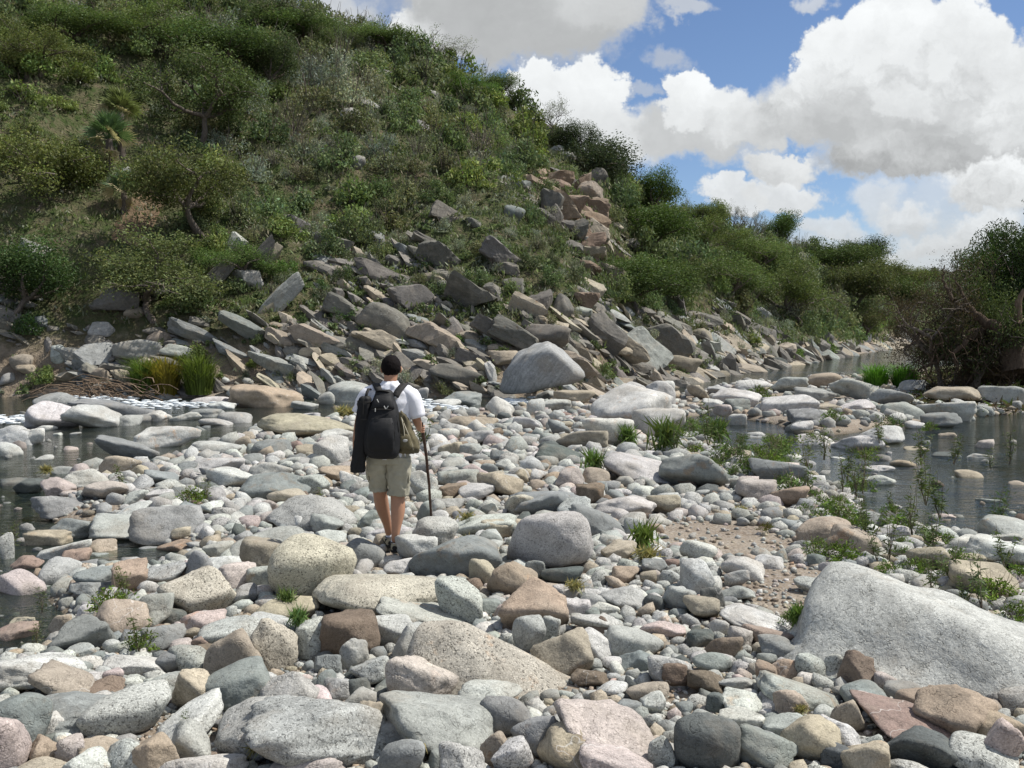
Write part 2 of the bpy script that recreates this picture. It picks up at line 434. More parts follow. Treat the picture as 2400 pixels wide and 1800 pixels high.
def m_leaf(name, trans=.3):
    m, t = new_mat(name)
    a = t.n('ShaderNodeAttribute', attribute_name='col').outputs['Color']
    oc = t.n('ShaderNodeObjectInfo').outputs['Color']
    c = t.vmath('MULTIPLY', a, oc)
    d = t.n('ShaderNodeBsdfDiffuse'); t.put(d.inputs[0], c)
    tr = t.n('ShaderNodeBsdfTranslucent'); t.put(tr.inputs[0], t.vmath('MULTIPLY', c, (1.1, 1.2, .8)))
    mx = t.n('ShaderNodeMixShader'); mx.inputs[0].default_value = trans
    t.put(mx.inputs[1], d.outputs[0]); t.put(mx.inputs[2], tr.outputs[0])
    gl = t.n('ShaderNodeBsdfGlossy'); gl.inputs['Roughness'].default_value = .55; gl.inputs[0].default_value = (.8, .8, .8, 1)
    m2 = t.n('ShaderNodeMixShader'); m2.inputs[0].default_value = .015
    t.put(m2.inputs[1], mx.outputs[0]); t.put(m2.inputs[2], gl.outputs[0])
    finish(t, m2.outputs[0]); return m
M_LEAF = m_leaf('foliage')
def m_bark():
    m, t = new_mat('bark')
    oc = t.n('ShaderNodeObjectInfo').outputs['Color']
    tcn = t.n('ShaderNodeNewGeometry').outputs['Position']
    b = t.noise(t.vmath('MULTIPLY', tcn, (1, 1, .3)), 14, 4, .7)
    c = t.vmath('MULTIPLY', t.mix(t.mr(b, .3, .7), (.07, .055, .045, 1), (.19, .165, .14, 1)), oc)
    finish(t, bsdf(t, c, .95, bump(t, b, .7, .03), .15)); return m
M_BARK = m_bark()
def m_plain(name, c, rough=.85, spec=.3, ns=0, nd=.01, var=.12, scale=60):
    m, t = new_mat(name)
    tcn = t.n('ShaderNodeTexCoord').outputs['Object']
    a = t.noise(tcn, scale * .12, 3, .6); b = t.noise(tcn, scale, 3, .6)
    k = t.math('MULTIPLY', t.mr(a, .3, .7, 1 - var, 1 + var), t.mr(b, .3, .7, 1 - var * .6, 1 + var * .6))
    s = t.n('ShaderNodeVectorMath', operation='SCALE'); s.inputs[0].default_value = c[:3]; t.put(s.inputs['Scale'], k)
    finish(t, bsdf(t, s.outputs[0], rough, bump(t, t.math('ADD', b, a), max(ns, .05), nd), spec)); return m

# water: a clear sheet over the real bed, rippled, reflecting the sky
def m_water():
    m, t = new_mat('river_water')
    pos = t.n('ShaderNodeNewGeometry').outputs['Position']
    st = t.vmath('MULTIPLY', pos, (1.0, 1.7, 1.0))
    a = t.noise(st, 1.1, 4, .6, dist=.4); b = t.noise(st, 5.5, 4, .65, dist=.6); c = t.noise(pos, 19, 2, .6)
    calm = t.mr(t.noise(pos, .35, 2, .5), .4, .62, .35, 1.0)
    h = t.math('ADD', t.math('MULTIPLY', a, 1.5), t.math('MULTIPLY', t.math('ADD', b, t.math('MULTIPLY', c, .28)), calm))
    nrm = bump(t, h, .6, .035)
    fr = t.n('ShaderNodeFresnel'); fr.inputs[0].default_value = 1.333; t.put(fr.inputs['Normal'], nrm)
    tp = t.n('ShaderNodeBsdfTransparent'); tp.inputs[0].default_value = (.64, .69, .58, 1)
    di = t.n('ShaderNodeBsdfDiffuse'); di.inputs[0].default_value = (.050, .075, .070, 1); t.put(di.inputs['Normal'], nrm)
    mx0 = t.n('ShaderNodeMixShader'); mx0.inputs[0].default_value = .27
    t.put(mx0.inputs[1], tp.outputs[0]); t.put(mx0.inputs[2], di.outputs[0])
    gl = t.n('ShaderNodeBsdfGlossy'); gl.inputs['Roughness'].default_value = .05; t.put(gl.inputs['Normal'], nrm)
    mx = t.n('ShaderNodeMixShader'); t.put(mx.inputs[0], t.mr(fr.outputs[0], 0, .9, .03, 1.0))
    t.put(mx.inputs[1], mx0.outputs[0]); t.put(mx.inputs[2], gl.outputs[0])
    finish(t, mx.outputs[0]); return m
M_WATER = m_water()
M_FOAM = m_plain('white_water', (.82, .86, .87), .5, .5, .3, .02, .06, 30)

# ------------------------------------------------------------------ ground sheets
def build_ground():
    front = np.linspace(R(-32), R(32), 340)
    rest = np.linspace(R(34), R(360 - 34), 150)[1:-1]
    az = np.concatenate([front, rest])
    rr = np.concatenate([[0.01, 1.0, 2.0], np.geomspace(3.0, 170, 360), np.geomspace(172, 1500, 60)])
    A, Rr = np.meshgrid(az, rr, indexing='ij')
    Xg = Rr * np.sin(A); Yg = Rr * np.cos(A)
    H = height(Xg, Yg)
    back = sstep(R(70), R(95), np.minimum(A, 2 * np.pi - A))      # behind the camera: the gravel plain goes on
    H = H * (1 - back) + back * 0.05
    V = np.stack([Xg, Yg, H], -1).reshape(-1, 3)
    na, nr = len(az), len(rr)
    i = np.arange(na)[:, None]; j = np.arange(nr - 1)[None]
    i2 = (i + 1) % na
    Q = np.stack([i * nr + j, i * nr + j + 1, i2 * nr + j + 1, i2 * nr + j], -1)
    u_, yd = uy(Xg, Yg)
    hill = ((yd > tbl(Y0, u_) + .15) | ((u_ > 925) & (yd > 27.5) & (yd < 60) & (water_sd(Xg, Yg) < -.3))) & (np.minimum(A, 2 * np.pi - A) < R(92))
    hm = hill[:, :-1]
    foot = 1 - sstep(0, 1, (H - .1) / 3.2)
    foot = np.where((u_ > 925) & (yd < 60), .12, foot).reshape(-1)
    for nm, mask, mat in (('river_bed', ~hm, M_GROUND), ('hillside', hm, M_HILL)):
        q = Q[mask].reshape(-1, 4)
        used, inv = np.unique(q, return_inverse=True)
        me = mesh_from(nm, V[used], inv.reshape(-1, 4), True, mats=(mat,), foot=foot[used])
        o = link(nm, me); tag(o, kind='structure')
build_ground()
# one water sheet at one level; the banks and the bar rise through it
n = 2
V = np.array([(-90, 2.5, WZ), (200, 2.5, WZ), (200, 260, WZ), (-90, 260, WZ)], float)
wo = link('river_water', mesh_from('river_water', V, [[0, 1, 2, 3]], False, mats=(M_WATER,))); tag(wo, kind='structure')
# ------------------------------------------------------------------ stones
_ico = {}
def ico(sub):
    if sub not in _ico:
        bm = bmesh.new(); bmesh.ops.create_icosphere(bm, subdivisions=sub, radius=1)
        bm.verts.ensure_lookup_table()
        V = np.array([v.co[:] for v in bm.verts]); Fc = np.array([[v.index for v in f.verts] for f in bm.faces]); bm.free()
        V /= np.linalg.norm(V, axis=1)[:, None]
        _ico[sub] = (V, Fc)
    return _ico[sub]
def rock_shape(seed, sub, kind):
    """kind r round, m half round, a angular, s slab; fills the box -1..1"""
    rs = np.random.RandomState(seed)
    V, Fc = ico(sub)
    k, p, lo, amp = {'r': (12, 6, .80, .032), 'm': (10, 13, .64, .045), 'a': (10, 20, .58, .05), 's': (12, 26, .6, .05), 'c': (10, 9, .8, .03), 'x': (8, 40, .45, .04), 'y': (9, 40, .5, .04)}[kind]
    nrm = rs.normal(size=(k, 3)); nrm /= np.linalg.norm(nrm, axis=1)[:, None]
    if kind in 'sy':
        nrm[0] = (0.1, .15, 1); nrm[1] = (.08, -.1, -1)
    off = rs.uniform(lo, 1.0, k)
    d = np.maximum(V @ nrm.T / off, 1e-6)
    axn = np.concatenate([np.eye(3), -np.eye(3)]); d0 = np.maximum(V @ axn.T * .86, 1e-6)
    r = (np.sum(d ** p, 1) + np.sum(d0 ** p, 1)) ** (-1 / p)
    P = V * r[:, None]
    if kind == 'c':
        zc_ = np.clip(P[:, 2] / P[:, 2].max(), -1, 1); hr = np.hypot(P[:, 0], P[:, 1]) + 1e-6
        tgt = np.where(zc_ > 0, (1 - zc_ + .02) ** .88, np.sqrt(1 - zc_ ** 2)); ex = np.where(zc_ > 0, tgt / np.sqrt(np.clip(1 - zc_ ** 2, .04, 1)), 1)
        P[:, :2] *= np.clip(ex, .2, 1.1)[:, None]
    q = P * 1.3 + seed * 3.17
    r2 = 1 + amp * 1.6 * fbm(q, 2) + amp * fbm(q * 3.1, 3)
    if kind in 'as':
        r2 = r2 - amp * .9 * np.abs(fbm(q * 2.0 + 5, 3))
    P = P * r2[:, None]
    mn, mx = P.min(0), P.max(0)
    return (P - (mn + mx) / 2) / ((mx - mn) / 2), Fc

PAL = {  # linear base colour, speckle
 'W': ((.475, .475, .445), .5), 'G': ((.37, .375, .35), .85), 'Y': ((.42, .39, .32), .95), 'S': ((.235, .25, .24), .2),
 'D': ((.11, .122, .116), .35), 'P': ((.43, .375, .345), .45), 'O': ((.34, .27, .205), .35), 'B': ((.185, .145, .11), .35),
 'K': ((.345, .353, .328), .4), 'T': ((.36, .315, .245), .35), 'R': ((.28, .205, .175), .35), 'H': ((.185, .175, .155), .4),
 'N': ((.255, .19, .14), .4), 'X': ((.40, .405, .375), .55)}
WORD = {'W': 'whitish', 'G': 'grey speckled granite', 'Y': 'coarse salt-and-pepper granite', 'S': 'smooth slate-grey', 'D': 'dark grey', 'P': 'pale pink', 'O': 'orange-tan',
        'B': 'dark brown', 'K': 'light grey', 'T': 'tan', 'R': 'purplish red', 'H': 'weathered grey', 'N': 'orange-brown', 'X': 'pale grey granite'}
rng = random.Random(5)
OCC = []          # footprints of the placed stones (x, y, r)
REG = []          # (object, px, py, size px, noun phrase, groupname) for the labels
_seed = [100]
def hand_rock(x0, y0, x1, y1, c, k='m', rot=0, terr='bed', depth=.8, emb=None, name=None, desc=None, label=None, sub=None, skew=0, taper=0, dist=None):
    """box in 1024 px"""
    cx, cy = (x0 + x1) / 2, (y0 + y1) / 2
    wpx, hpx = (x1 - x0) / 2, (y1 - y0) / 2
    if rot:
        cs, sn = math.cos(R(rot)) ** 2, math.sin(R(rot)) ** 2
        c2 = cs - sn
        L2 = (wpx ** 2 * cs - hpx ** 2 * sn) / c2; s2 = (hpx ** 2 * cs - wpx ** 2 * sn) / c2
        big = max(L2, s2, 1)
        L2 = max(L2, big * .08); s2 = max(s2, big * .08)
        a_px, c_px = math.sqrt(L2), math.sqrt(s2)
    else: a_px, c_px = wpx, hpx
    d = ray(cx, cy)
    if dist:
        a = a_px / F * dist; cc = c_px / F * dist; b = a * depth; tq = dist / d[1]; C = np.array((d[0] * tq, dist, CH + d[2] * tq))
        OCC.append((C[0], C[1], a * .86, b * .86))
    elif terr == 'hill':
        if k == 's': k = 'y'
        if k == 'a': k = 'x'
        g = on_ground(cx, cy + hpx * .35)
        if g is None: return None
        Dp = g[1]
        a = a_px / F * Dp; cc = c_px / F * Dp; b = min(a, cc * 1.6) * depth
        tq = (Dp + b * .0) / d[1]
        C = np.array((d[0] * tq, d[1] * tq, CH + d[2] * tq))
        th = 0
    else:
        g = 0.0; C = None; cc = .1
        for it in range(5):
            zc = max(g, WZ - .06) + cc * (emb if emb is not None else .72)
            tq = (zc - CH) / d[2]; C = np.array((d[0] * tq, d[1] * tq, zc))
            g = hgt(C[0], C[1])
            Dp = C[1]; th = math.atan2(CH - zc, Dp)
            a = a_px / F * Dp; hm = c_px / F * Dp
            b = min(depth * a, .80 * hm / max(math.sin(th), .02), 1.3 * a)
            cc = max(math.sqrt(max(hm ** 2 - (b * math.sin(th)) ** 2, 0)), .30 * a if not rot else .3 * hm) / math.cos(th)
        OCC.append((C[0], C[1], a * .86, b * .86))
    _seed[0] += 1
    px = max(x1 - x0, y1 - y0)
    sb = sub or (5 if px > 95 else 4 if px > 24 else 3)
    P, Fc = rock_shape(_seed[0], sb, k)
    if taper: P[:, 0] *= 1 - taper * P[:, 2]; P[:, 1] *= 1 - taper * .6 * P[:, 2]
    if skew: P[:, 0] += skew * P[:, 2]
    if taper or skew: P[:, 0] = (P[:, 0] - (P[:, 0].max() + P[:, 0].min()) / 2) / ((P[:, 0].max() - P[:, 0].min()) / 2)
    P = P * np.array((a, b, cc))
    P = P @ rotm('Y', R(rot)).T
    az = math.atan2(C[0], C[1])
    P = P @ rotm('Z', -az).T
    if sb == 5:
        q = P * 2.2 + _seed[0]; nn = P / (np.linalg.norm(P, axis=1)[:, None] + 1e-6)
        P = P + nn * ((.03 * fbm(q, 4))[:, None]) * min(1, a)
    nm = name or ('boulder' if px > 42 else 'river_stone' if terr == 'bed' else 'hillside_rock')
    o = link(nm, mesh_from(nm, P, Fc, k not in 'xy', mats=(M_ROCK,)), loc=C)
    base, spk = PAL[c]
    j = [rng.uniform(.9, 1.1) * (.82 if terr == 'hill' else 1)] * 3; j = [q * rng.uniform(.97, 1.03) for q in j]
    o.color = (base[0] * j[0], base[1] * j[1], base[2] * j[2], spk)
    tag(o, cat='boulder' if px > 42 else 'rock')
    sz = 'huge' if px > 130 else 'big' if px > 60 else 'medium' if px > 30 else 'small'
    shp = {'r': 'rounded', 'm': 'smooth-edged', 'c': 'peaked', 'a': 'angular', 's': 'flat slab-like', 'x': 'angular', 'y': 'flat slab-like'}[k]
    noun = 'boulder' if px > 42 else 'rock' if terr == 'hill' else 'stone'
    if label: tag(o, label=label, group='boulders of the river bed' if terr == 'bed' else 'rocks on the hillside')
    else: REG.append((o, cx, cy, px, f"{desc or (sz + ' ' + shp + ' ' + WORD[c])} {noun}", 'stones on the river bed' if terr == 'bed' else 'rocks on the hillside'))
    return o
def tile(ox, oy, s, rows, terr='bed', **kw):
    f = 0.426667
    for r_ in rows:
        x0, y0, x1, y1, c, k = r_[:6]
        rot = r_[6] if len(r_) > 6 else 0
        extra = r_[7] if len(r_) > 7 else {}
        gx = 0 if extra.get('label') else (x1 - x0) * (.11 if terr == 'bed' else .07); gy = 0 if extra.get('label') else (y1 - y0) * (.26 if terr == 'bed' else .12)
        hand_rock((ox + (x0 - gx) / s) * f, (oy + (y0 - gy * .12) / s) * f, (ox + (x1 + gx) / s) * f, (oy + (y1 + gy) / s) * f, c, k, rot, terr, **{**kw, **extra})
def dsp(x0, y0, x1, y1, *a, **kw): return hand_rock(x0 * K, y0 * K, x1 * K, y1 * K, *a, **kw)

# heroes (boxes read in the 2212 px view)
dsp(1680, 1236, 2560, 1650, 'X', 'c', 0, depth=.62, emb=.0, skew=-.5, name='boulder', sub=5, label='giant smooth pale grey granite boulder at the right edge, highest in its middle')
dsp(1100, 1092, 1286, 1232, 'X', 'r', 8, emb=.9, depth=.8, taper=.22, skew=.05, label='big blotched granite boulder with dark underside perched right of the walking stick')
dsp(580, 1155, 764, 1304, 'Y', 'r', 12, emb=.8, label='big round salt-and-pepper boulder just left of and below the hiker')
dsp(676, 1238, 968, 1346, 'Y', 'r', 4, emb=.6, label='long rounded salt-and-pepper boulder below the hiker')
dsp(860, 1336, 1330, 1610, 'Y', 'c', 0, emb=.0, depth=.5, skew=-.5, label='broad sloping coarse granite slab behind the pink boulder')
dsp(822, 1412, 1000, 1540, 'P', 'm', 16, emb=.55, label='big rose pink granite boulder in the foreground')
dsp(1082, 736, 1264, 862, 'K', 'm', 6, depth=.85, dist=31.0, taper=.2, skew=-.05, label='large grey boulder standing in the stream at the foot of the hill')
dsp(0 - 40, 1490, 100, 1640, 'S', 'r', 20, emb=.5)
dsp(-50, 1543, 70, 1690, 'P', 'r', 10, emb=.5)
dsp(1455, 1535, 1605, 1680, 'D', 'r', 0, emb=.6, label='round blackish green boulder at the bottom edge')
dsp(177, 1484, 372, 1598, 'G', 'r', -10, emb=.5, label='bluish grey rounded granite boulder at the lower left')
dsp(534, 1507, 850, 1690, 'G', 'a', -6, emb=.45, label='big angular granite boulder with a dark shaded face at the bottom edge')
dsp(440, 1498, 720, 1650, 'G', 'm', -14, emb=.45)
dsp(1278, 830, 1452, 935, 'W', 'm', 14, emb=.45, label='large white boulder with a thin pale vein behind the gravel bar')
dsp(556, 895, 772, 950, 'T', 'r', 4, emb=.55, label='long low cream boulder beside the stream left of the hiker')
dsp(1300, 985, 1478, 1060, 'X', 'm', 14, emb=.4)
dsp(560, 1452, 690, 1560, 'X', 'm', -20, emb=.6)
dsp(978, 1100, 1012 + 0, 1108, 'K', 's')
tile(0, 850, 2.765, [
 (255,195,515,310,'S','m'), (510,235,940,365,'S','s',14), (205,255,480,420,'W','m',8), (440,275,745,425,'W','a',8), (955,310,1100,385,'W','m'),
 (760,340,910,415,'K','r'), (900,335,1010,390,'S','m'), (1115,320,1285,380,'K','m'), (1235,298,1440,355,'S','m'), (1255,228,1470,275,'W','r'),
 (1365,250,1515,310,'W','m'), (1310,360,1500,412,'K','r'), (1430,320,1615,395,'K','r'), (1530,150,1930,285,'O','s',5,dict(emb=.7,desc='long ochre brown')),
 (2065,190,2160,275,'K','r'), (0,410,190,540,'W','m'), (140,425,270,540,'W','a'), (0,515,130,615,'W','r'), (885,400,1250,540,'W','m',4), (660,470,975,630,'S','m',22),
 (1275,505,1535,610,'W','r'), (1530,475,1625,560,'T','r'), (1250,610,1550,700,'W','m',4), (1160,640,1270,710,'S','m'), (1650,500,1870,610,'S','m'), (2090,430,2300,520,'W','m'),
 (2050,480,2250,650,'G','m'), (1930,530,2070,610,'T','m'), (1980,585,2095,655,'W','r'), (1815,610,1935,665,'K','m'), (670,600,890,710,'T','m'), (335,668,460,735,'K','m'),
 (435,685,690,790,'W','m'), (290,748,470,850,'P','a'), (110,750,285,860,'D','a'), (20,745,170,810,'D','a'), (245,850,535,970,'S','s'), (530,810,785,970,'B','a',0,dict(emb=.6,desc='rusty brown cracked blocky')),
 (560,765,800,870,'P','m'), (950,685,1135,785,'S','a'), (1365,683,1620,790,'W','m'), (1560,705,1965,855,'S','m',-8), (1640,640,1870,745,'K','m'), (1645,793,1750,875,'G','r'),
 (1755,818,1980,905,'T','r'), (1775,865,2250,1060,'G','m',-5,dict(emb=.6)), (2085,675,2280,755,'O','m'), (1930,720,2120,835,'G','m'), (810,820,950,900,'W','m'), (955,820,1110,890,'W','m'),
 (785,890,960,1000,'W','m',-30), (890,910,1275,1110,'K','m',6), (350,1005,660,1145,'S','m'), (640,990,1010,1145,'K','a',12), (190,1085,435,1200,'T','a'), (240,1135,555,1290,'W','m',-20),
 (0,1105,80,1290,'G','r'), (545,1145,735,1245,'T','m'), (1530,1060,1930,1255,'K','r',-18,dict(emb=.6)), (1040,1150,1245,1240,'O','a'), (915,1185,1035,1230,'S','r'), (80,1255,260,1360,'R','a',-15),
 (410,1215,575,1315,'O','m'), (285,1265,525,1420,'K','r',10), (510,1310,775,1450,'S','m'), (740,1285,935,1480,'O','a',0,dict(emb=.5,desc='pointed orange-tan')), (945,1280,1200,1420,'G','a',-20), (1210,1215,1370,1400,'S','r'),
 (1330,1160,1505,1260,'K','m'), (1360,1255,1555,1340,'W','m'), (30,1345,265,1515,'P','m'), (230,1330,345,1430,'O','m'), (1095,1340,1475,1620,'Y','m',-14,dict(emb=.6)),
 (1590,1120,1900,1350,'T','m'), (1440,1305,1640,1470,'P','m'), (1615,1315,1790,1465,'K','m'), (1500,1440,1650,1560,'K','m'), (480,1410,740,1490,'S','s'), (890,1500,1100,1640,'K','m'),
 (1890,990,2050,1075,'W','r'), (2030,985,2210,1100,'K','m'), (1385,930,1520,1005,'G','r'), (1300,900,1460,980,'W','m'), (1335,815,1455,905,'K','m'), (2060,1085,2230,1195,'W','m'),
 (600,995,760,1060,'T','m'), (1115,1065,1225,1120,'T','m'), (1680,885,1790,960,'P','m'), (1690,960,1790,1040,'P','r'), (560,1225,720,1275,'S','s'), (500,1100,640,1150,'K','m'),
 (230,600,335,645,'W','m'), (850,660,960,735,'T','m'), (420,540,500,580,'P','m'), (230,405,355,450,'W','m'), (350,455,400,485,'W','m'), (460,450,520,480,'K','m'), (1900,325,2060,365,'W','m'), (1900,250,2050,310,'K','a'),
])
tile(0, 1200, 2.765, [
 (640,555,920,770,'T','m',-25), (855,530,1100,720,'K','m'), (1030,620,1200,715,'D','r'), (1195,640,1435,780,'P','m',6), (1330,695,1690,850,'G','r',-8,dict(emb=.7)), (1600,655,1890,750,'W','m'),
 (1690,585,2040,680,'T','m'), (365,675,705,865,'S','a',6), (330,665,450,790,'T','m'), (60,685,210,755,'T','s'), (0,730,220,850,'R','a'), (20,900,525,1110,'W','m',6),
 (225,975,600,1200,'T','a',24), (1635,705,1905,1000,'Y','m',10,dict(emb=.6)), (1340,810,1660,1110,'T','m',-28,dict(emb=.5)), (1935,705,2130,925,'G','a'), (2100,655,2430,930,'B','m',0,dict(emb=.6)),
 (2050,925,2205,1040,'S','m'), (1120,880,1365,1040,'G','m'), (1020,905,1170,1030,'S','r'), (710,910,1020,1030,'W','m'), (1100,825,1250,910,'P','r'), (1240,800,1375,890,'R','m'),
 (1200,750,1305,815,'T','r'), (950,1040,1180,1190,'K','m'), (1150,1040,1430,1260,'T','m',20), (565,1065,800,1160,'B','m'), (680,1020,790,1090,'P','m'), (231,1160,800,1370,'S','m',4),
 (270,1300,430,1430,'W','a'), (540,1460,850,1600,'T','a'), (375,1455,545,1600,'P','m'), (950,1255,1410,1510,'W','m',-24), (1790,1530,2200,1720,'P','r',0,dict(emb=.4)),
 (880,1450,1135,1690,'O','s',-32), (721,1490,960,1700,'G','m',-20), (430,1540,720,1720,'W','m'), (120,1590,430,1720,'T','m'), (1755,1125,1890,1260,'T','a'), (1955,1140,2135,1260,'P','r'),
 (1810,1170,1980,1260,'T','m'), (1520,1140,1720,1280,'T','m'), (1310,985,1700,1260,'S','m',-26), (2060,1030,2170,1150,'S','r'), (1120,1370,1340,1600,'K','m'), (1080,1590,1560,1720,'W','m'),
 (1270,860,1390,940,'B','m'), (400,865,610,930,'K','m'), (500,925,650,1000,'W','m'), (940,720,1180,880,'S','m'), (190,1450,390,1600,'O','a'), (2110,1080,2260,1210,'K','m'), (2180,1150,2420,1400,'K','a'),
])
tile(800, 1200, 2.765, [
 (45,155,255,345,'S','r',-20,dict(emb=.6)), (480,40,740,210,'G','m',-8,dict(emb=.95,desc='undercut granite')), (490,150,985,420,'S','m',-12,dict(emb=.4)), (700,20,1100,150,'X','m'), (915,45,1100,160,'T','a'),
 (235,282,400,385,'W','r',0,dict(emb=.2,label='pale stone right under the hiker\'s rear heel')), (290,300,480,395,'W','m',-10), (840,300,985,455,'T','r'), (985,320,1240,530,'O','s',22,dict(emb=.6,desc='brown and orange banded')), (1180,305,1310,430,'S','m'),
 (1310,345,1550,450,'D','r'), (630,435,890,690,'G','m'), (670,470,785,690,'T','a'), (280,560,800,760,'X','m',16), (215,670,445,850,'W','m'), (340,720,590,930,'K','m',-20),
 (0,640,200,815,'B','a'), (1060,455,1420,780,'O','a',-38,dict(emb=.5,desc='leaning orange-tan')), (990,600,1120,690,'P','m'), (1105,660,1295,885,'K','r',20,dict(emb=.7)), (1280,790,1600,1040,'T','a',-20,dict(emb=.5)),
 (1500,755,1735,930,'W','m',20), (1290,680,1410,830,'G','m'), (1510,640,1790,760,'W','m',10), (1610,680,1735,780,'B','a'), (1740,750,2060,910,'K','r',8), (1700,480,1950,610,'K','m',14),
 (1960,310,2100,400,'S','m'), (1761,360,1915,445,'O','m'), (1940,380,2035,455,'T','r'), (1550,525,1740,620,'K','m'), (1620,575,1790,640,'W','m'), (0,825,165,1000,'K','a',-10),
 (70,930,295,1110,'G','m'), (0,1070,180,1200,'D','m'), (590,915,770,1070,'S','r',20), (805,975,970,1120,'D','m',-20), (945,1000,1125,1140,'N','a'), (780,1090,1140,1260,'W','m'),
 (925,1190,1205,1430,'S','r',0,dict(emb=.5)), (835,1225,940,1290,'D','r'), (280,1180,1020,1560,'K','m',14,dict(emb=.4,desc='long grey streaked')), (216,1350,475,1530,'S','r'), (260,1480,520,1690,'S','r'), (90,1240,260,1480,'T','a'),
 (650,1505,915,1710,'G','a'), (575,1540,735,1650,'S','m'), (890,1440,1075,1610,'T','m',-30), (1000,1500,1215,1680,'G','m',-20), (1150,1330,1415,1540,'S','s',-20), (1280,1390,1650,1640,'T','a',-8),
 (1410,1225,2000,1630,'P','m',26,dict(emb=.45,desc='big pinkish-grey speckled')), (1560,1510,1960,1720,'P','m',16), (2000,1450,2150,1640,'G','r'), (1800,890,2010,1010,'S','a'), (1880,1090,2105,1220,'T','r',-16),
 (1650,1095,1840,1180,'W','r',-14), (1700,940,1810,1005,'W','r'), (1505,1030,1715,1120,'B','s'), (1945,1170,2090,1290,'W','m'), (1761,1215,1940,1290,'S','m'), (2010,920,2260,1100,'X','m'),
 (2085,480,2280,620,'K','m'), (1970,545,2085,625,'D','r'), (1400,555,1600,660,'W','m'), (1800,0,1960,90,'W','r'), (1840,40,1960,140,'K','r'), (1700,190,1895,300,'T','a'), (1740,1260,1890,1370,'O','m'),
 (1490,-30,1830,150,'S','m',24), (880,555,1045,640,'S','s'), (1960,690,2212,800,'P','m'), (2090,980,2230,1130,'B','m'),
])
tile(1600, 1200, 2.765, [
 (740,425,960,515,'G','r',6), (295,620,715,790,'W','m',20,dict(desc='white speckled oblong')), (400,720,680,840,'R','m',10), (496,800,720,950,'S','m',16), (85,905,300,1025,'S','r',4), (30,750,185,865,'D','a',-20),
 (735,930,930,1070,'G','r',24), (780,880,940,1000,'S','m'), (930,920,1045,1060,'G','m'), (1025,895,1225,1115,'B','a',0,dict(emb=.7,desc='upright brown-faced broken')), (1250,1035,1380,1150,'P','m'), (590,1150,800,1320,'T','a',24),
 (530,1045,990,1270,'K','m',18,dict(emb=.5)), (1050,1105,1330,1250,'S','r'), (975,1205,1160,1390,'T','m'), (1335,1095,1600,1230,'S','m'), (1140,1215,1760,1490,'R','m',16,dict(emb=.45)), (1281,1380,1775,1625,'D','s',4,dict(emb=.6,desc='dark banded blocky')),
 (1430,1145,1830,1290,'N','a',0,dict(emb=.55,desc='ochre stained flat-topped')), (1540,1150,1950,1480,'O','a',14,dict(emb=.4)), (1770,1465,2140,1690,'G','r',20), (1945,1375,2170,1640,'P','m',30), (1930,1300,2200,1480,'O','m',14),
 (680,1340,1000,1590,'T','m',-10,dict(emb=.6)), (905,1355,1130,1540,'W','m'), (915,1490,1110,1630,'D','m'), (1050,1490,1310,1690,'T','a'), (1320,1590,1580,1720,'G','m'), (380,1400,710,1620,'S','s',12), (540,1320,790,1430,'K','s'),
 (521,1165,830,1250,'W','m'), (860,1260,995,1370,'W','r'), (160,1170,290,1280,'D','m'), (270,1170,500,1290,'W','m',12), (45,1015,240,1160,'B','a'), (238,1060,450,1160,'K','a'), (0,310,190,520,'W','m'), (0,180,205,310,'W','m'),
 (275,285,505,420,'W','r',14), (480,275,640,350,'W','m'), (281,370,420,470,'K','m'), (244,470,450,560,'K','m'), (20,550,220,680,'T','m'), (126,490,260,625,'D','m'), (-40,495,90,610,'W','m'), (770,40,1060,190,'T','r'),
 (970,95,1250,260,'T','m',8), (1240,85,1450,190,'W','m'), (1340,200,1480,285,'W','r'), (1480,220,1720,360,'T','m'), (1760,265,1940,350,'T','m'), (1720,160,1980,270,'W','m'), (1870,180,2300,340,'W','m',6), (1980,120,2200,190,'K','m'),
 (1960,40,2360,180,'K','m'), (1761,345,2120,520,'T','m'), (1250,260,1345,310,'W','r'), (2075,1130,2300,1285,'G','r'), (1985,1170,2085,1245,'S','r'), (1790,960,2010,1120,'G','m'), (1960,980,2180,1080,'P','m'), (1570,1085,1660,1150,'D','r'),
 (180,695,290,800,'W','r'), (290,740,440,860,'W','m'), (480,960,600,1090,'N','m'), (430,975,505,1055,'S','m'), (490,915,600,990,'S','m'), (575,950,770,1060,'O','s'), (156,785,370,920,'B','m'), (255,1280,505,1380,'W','m'),
])
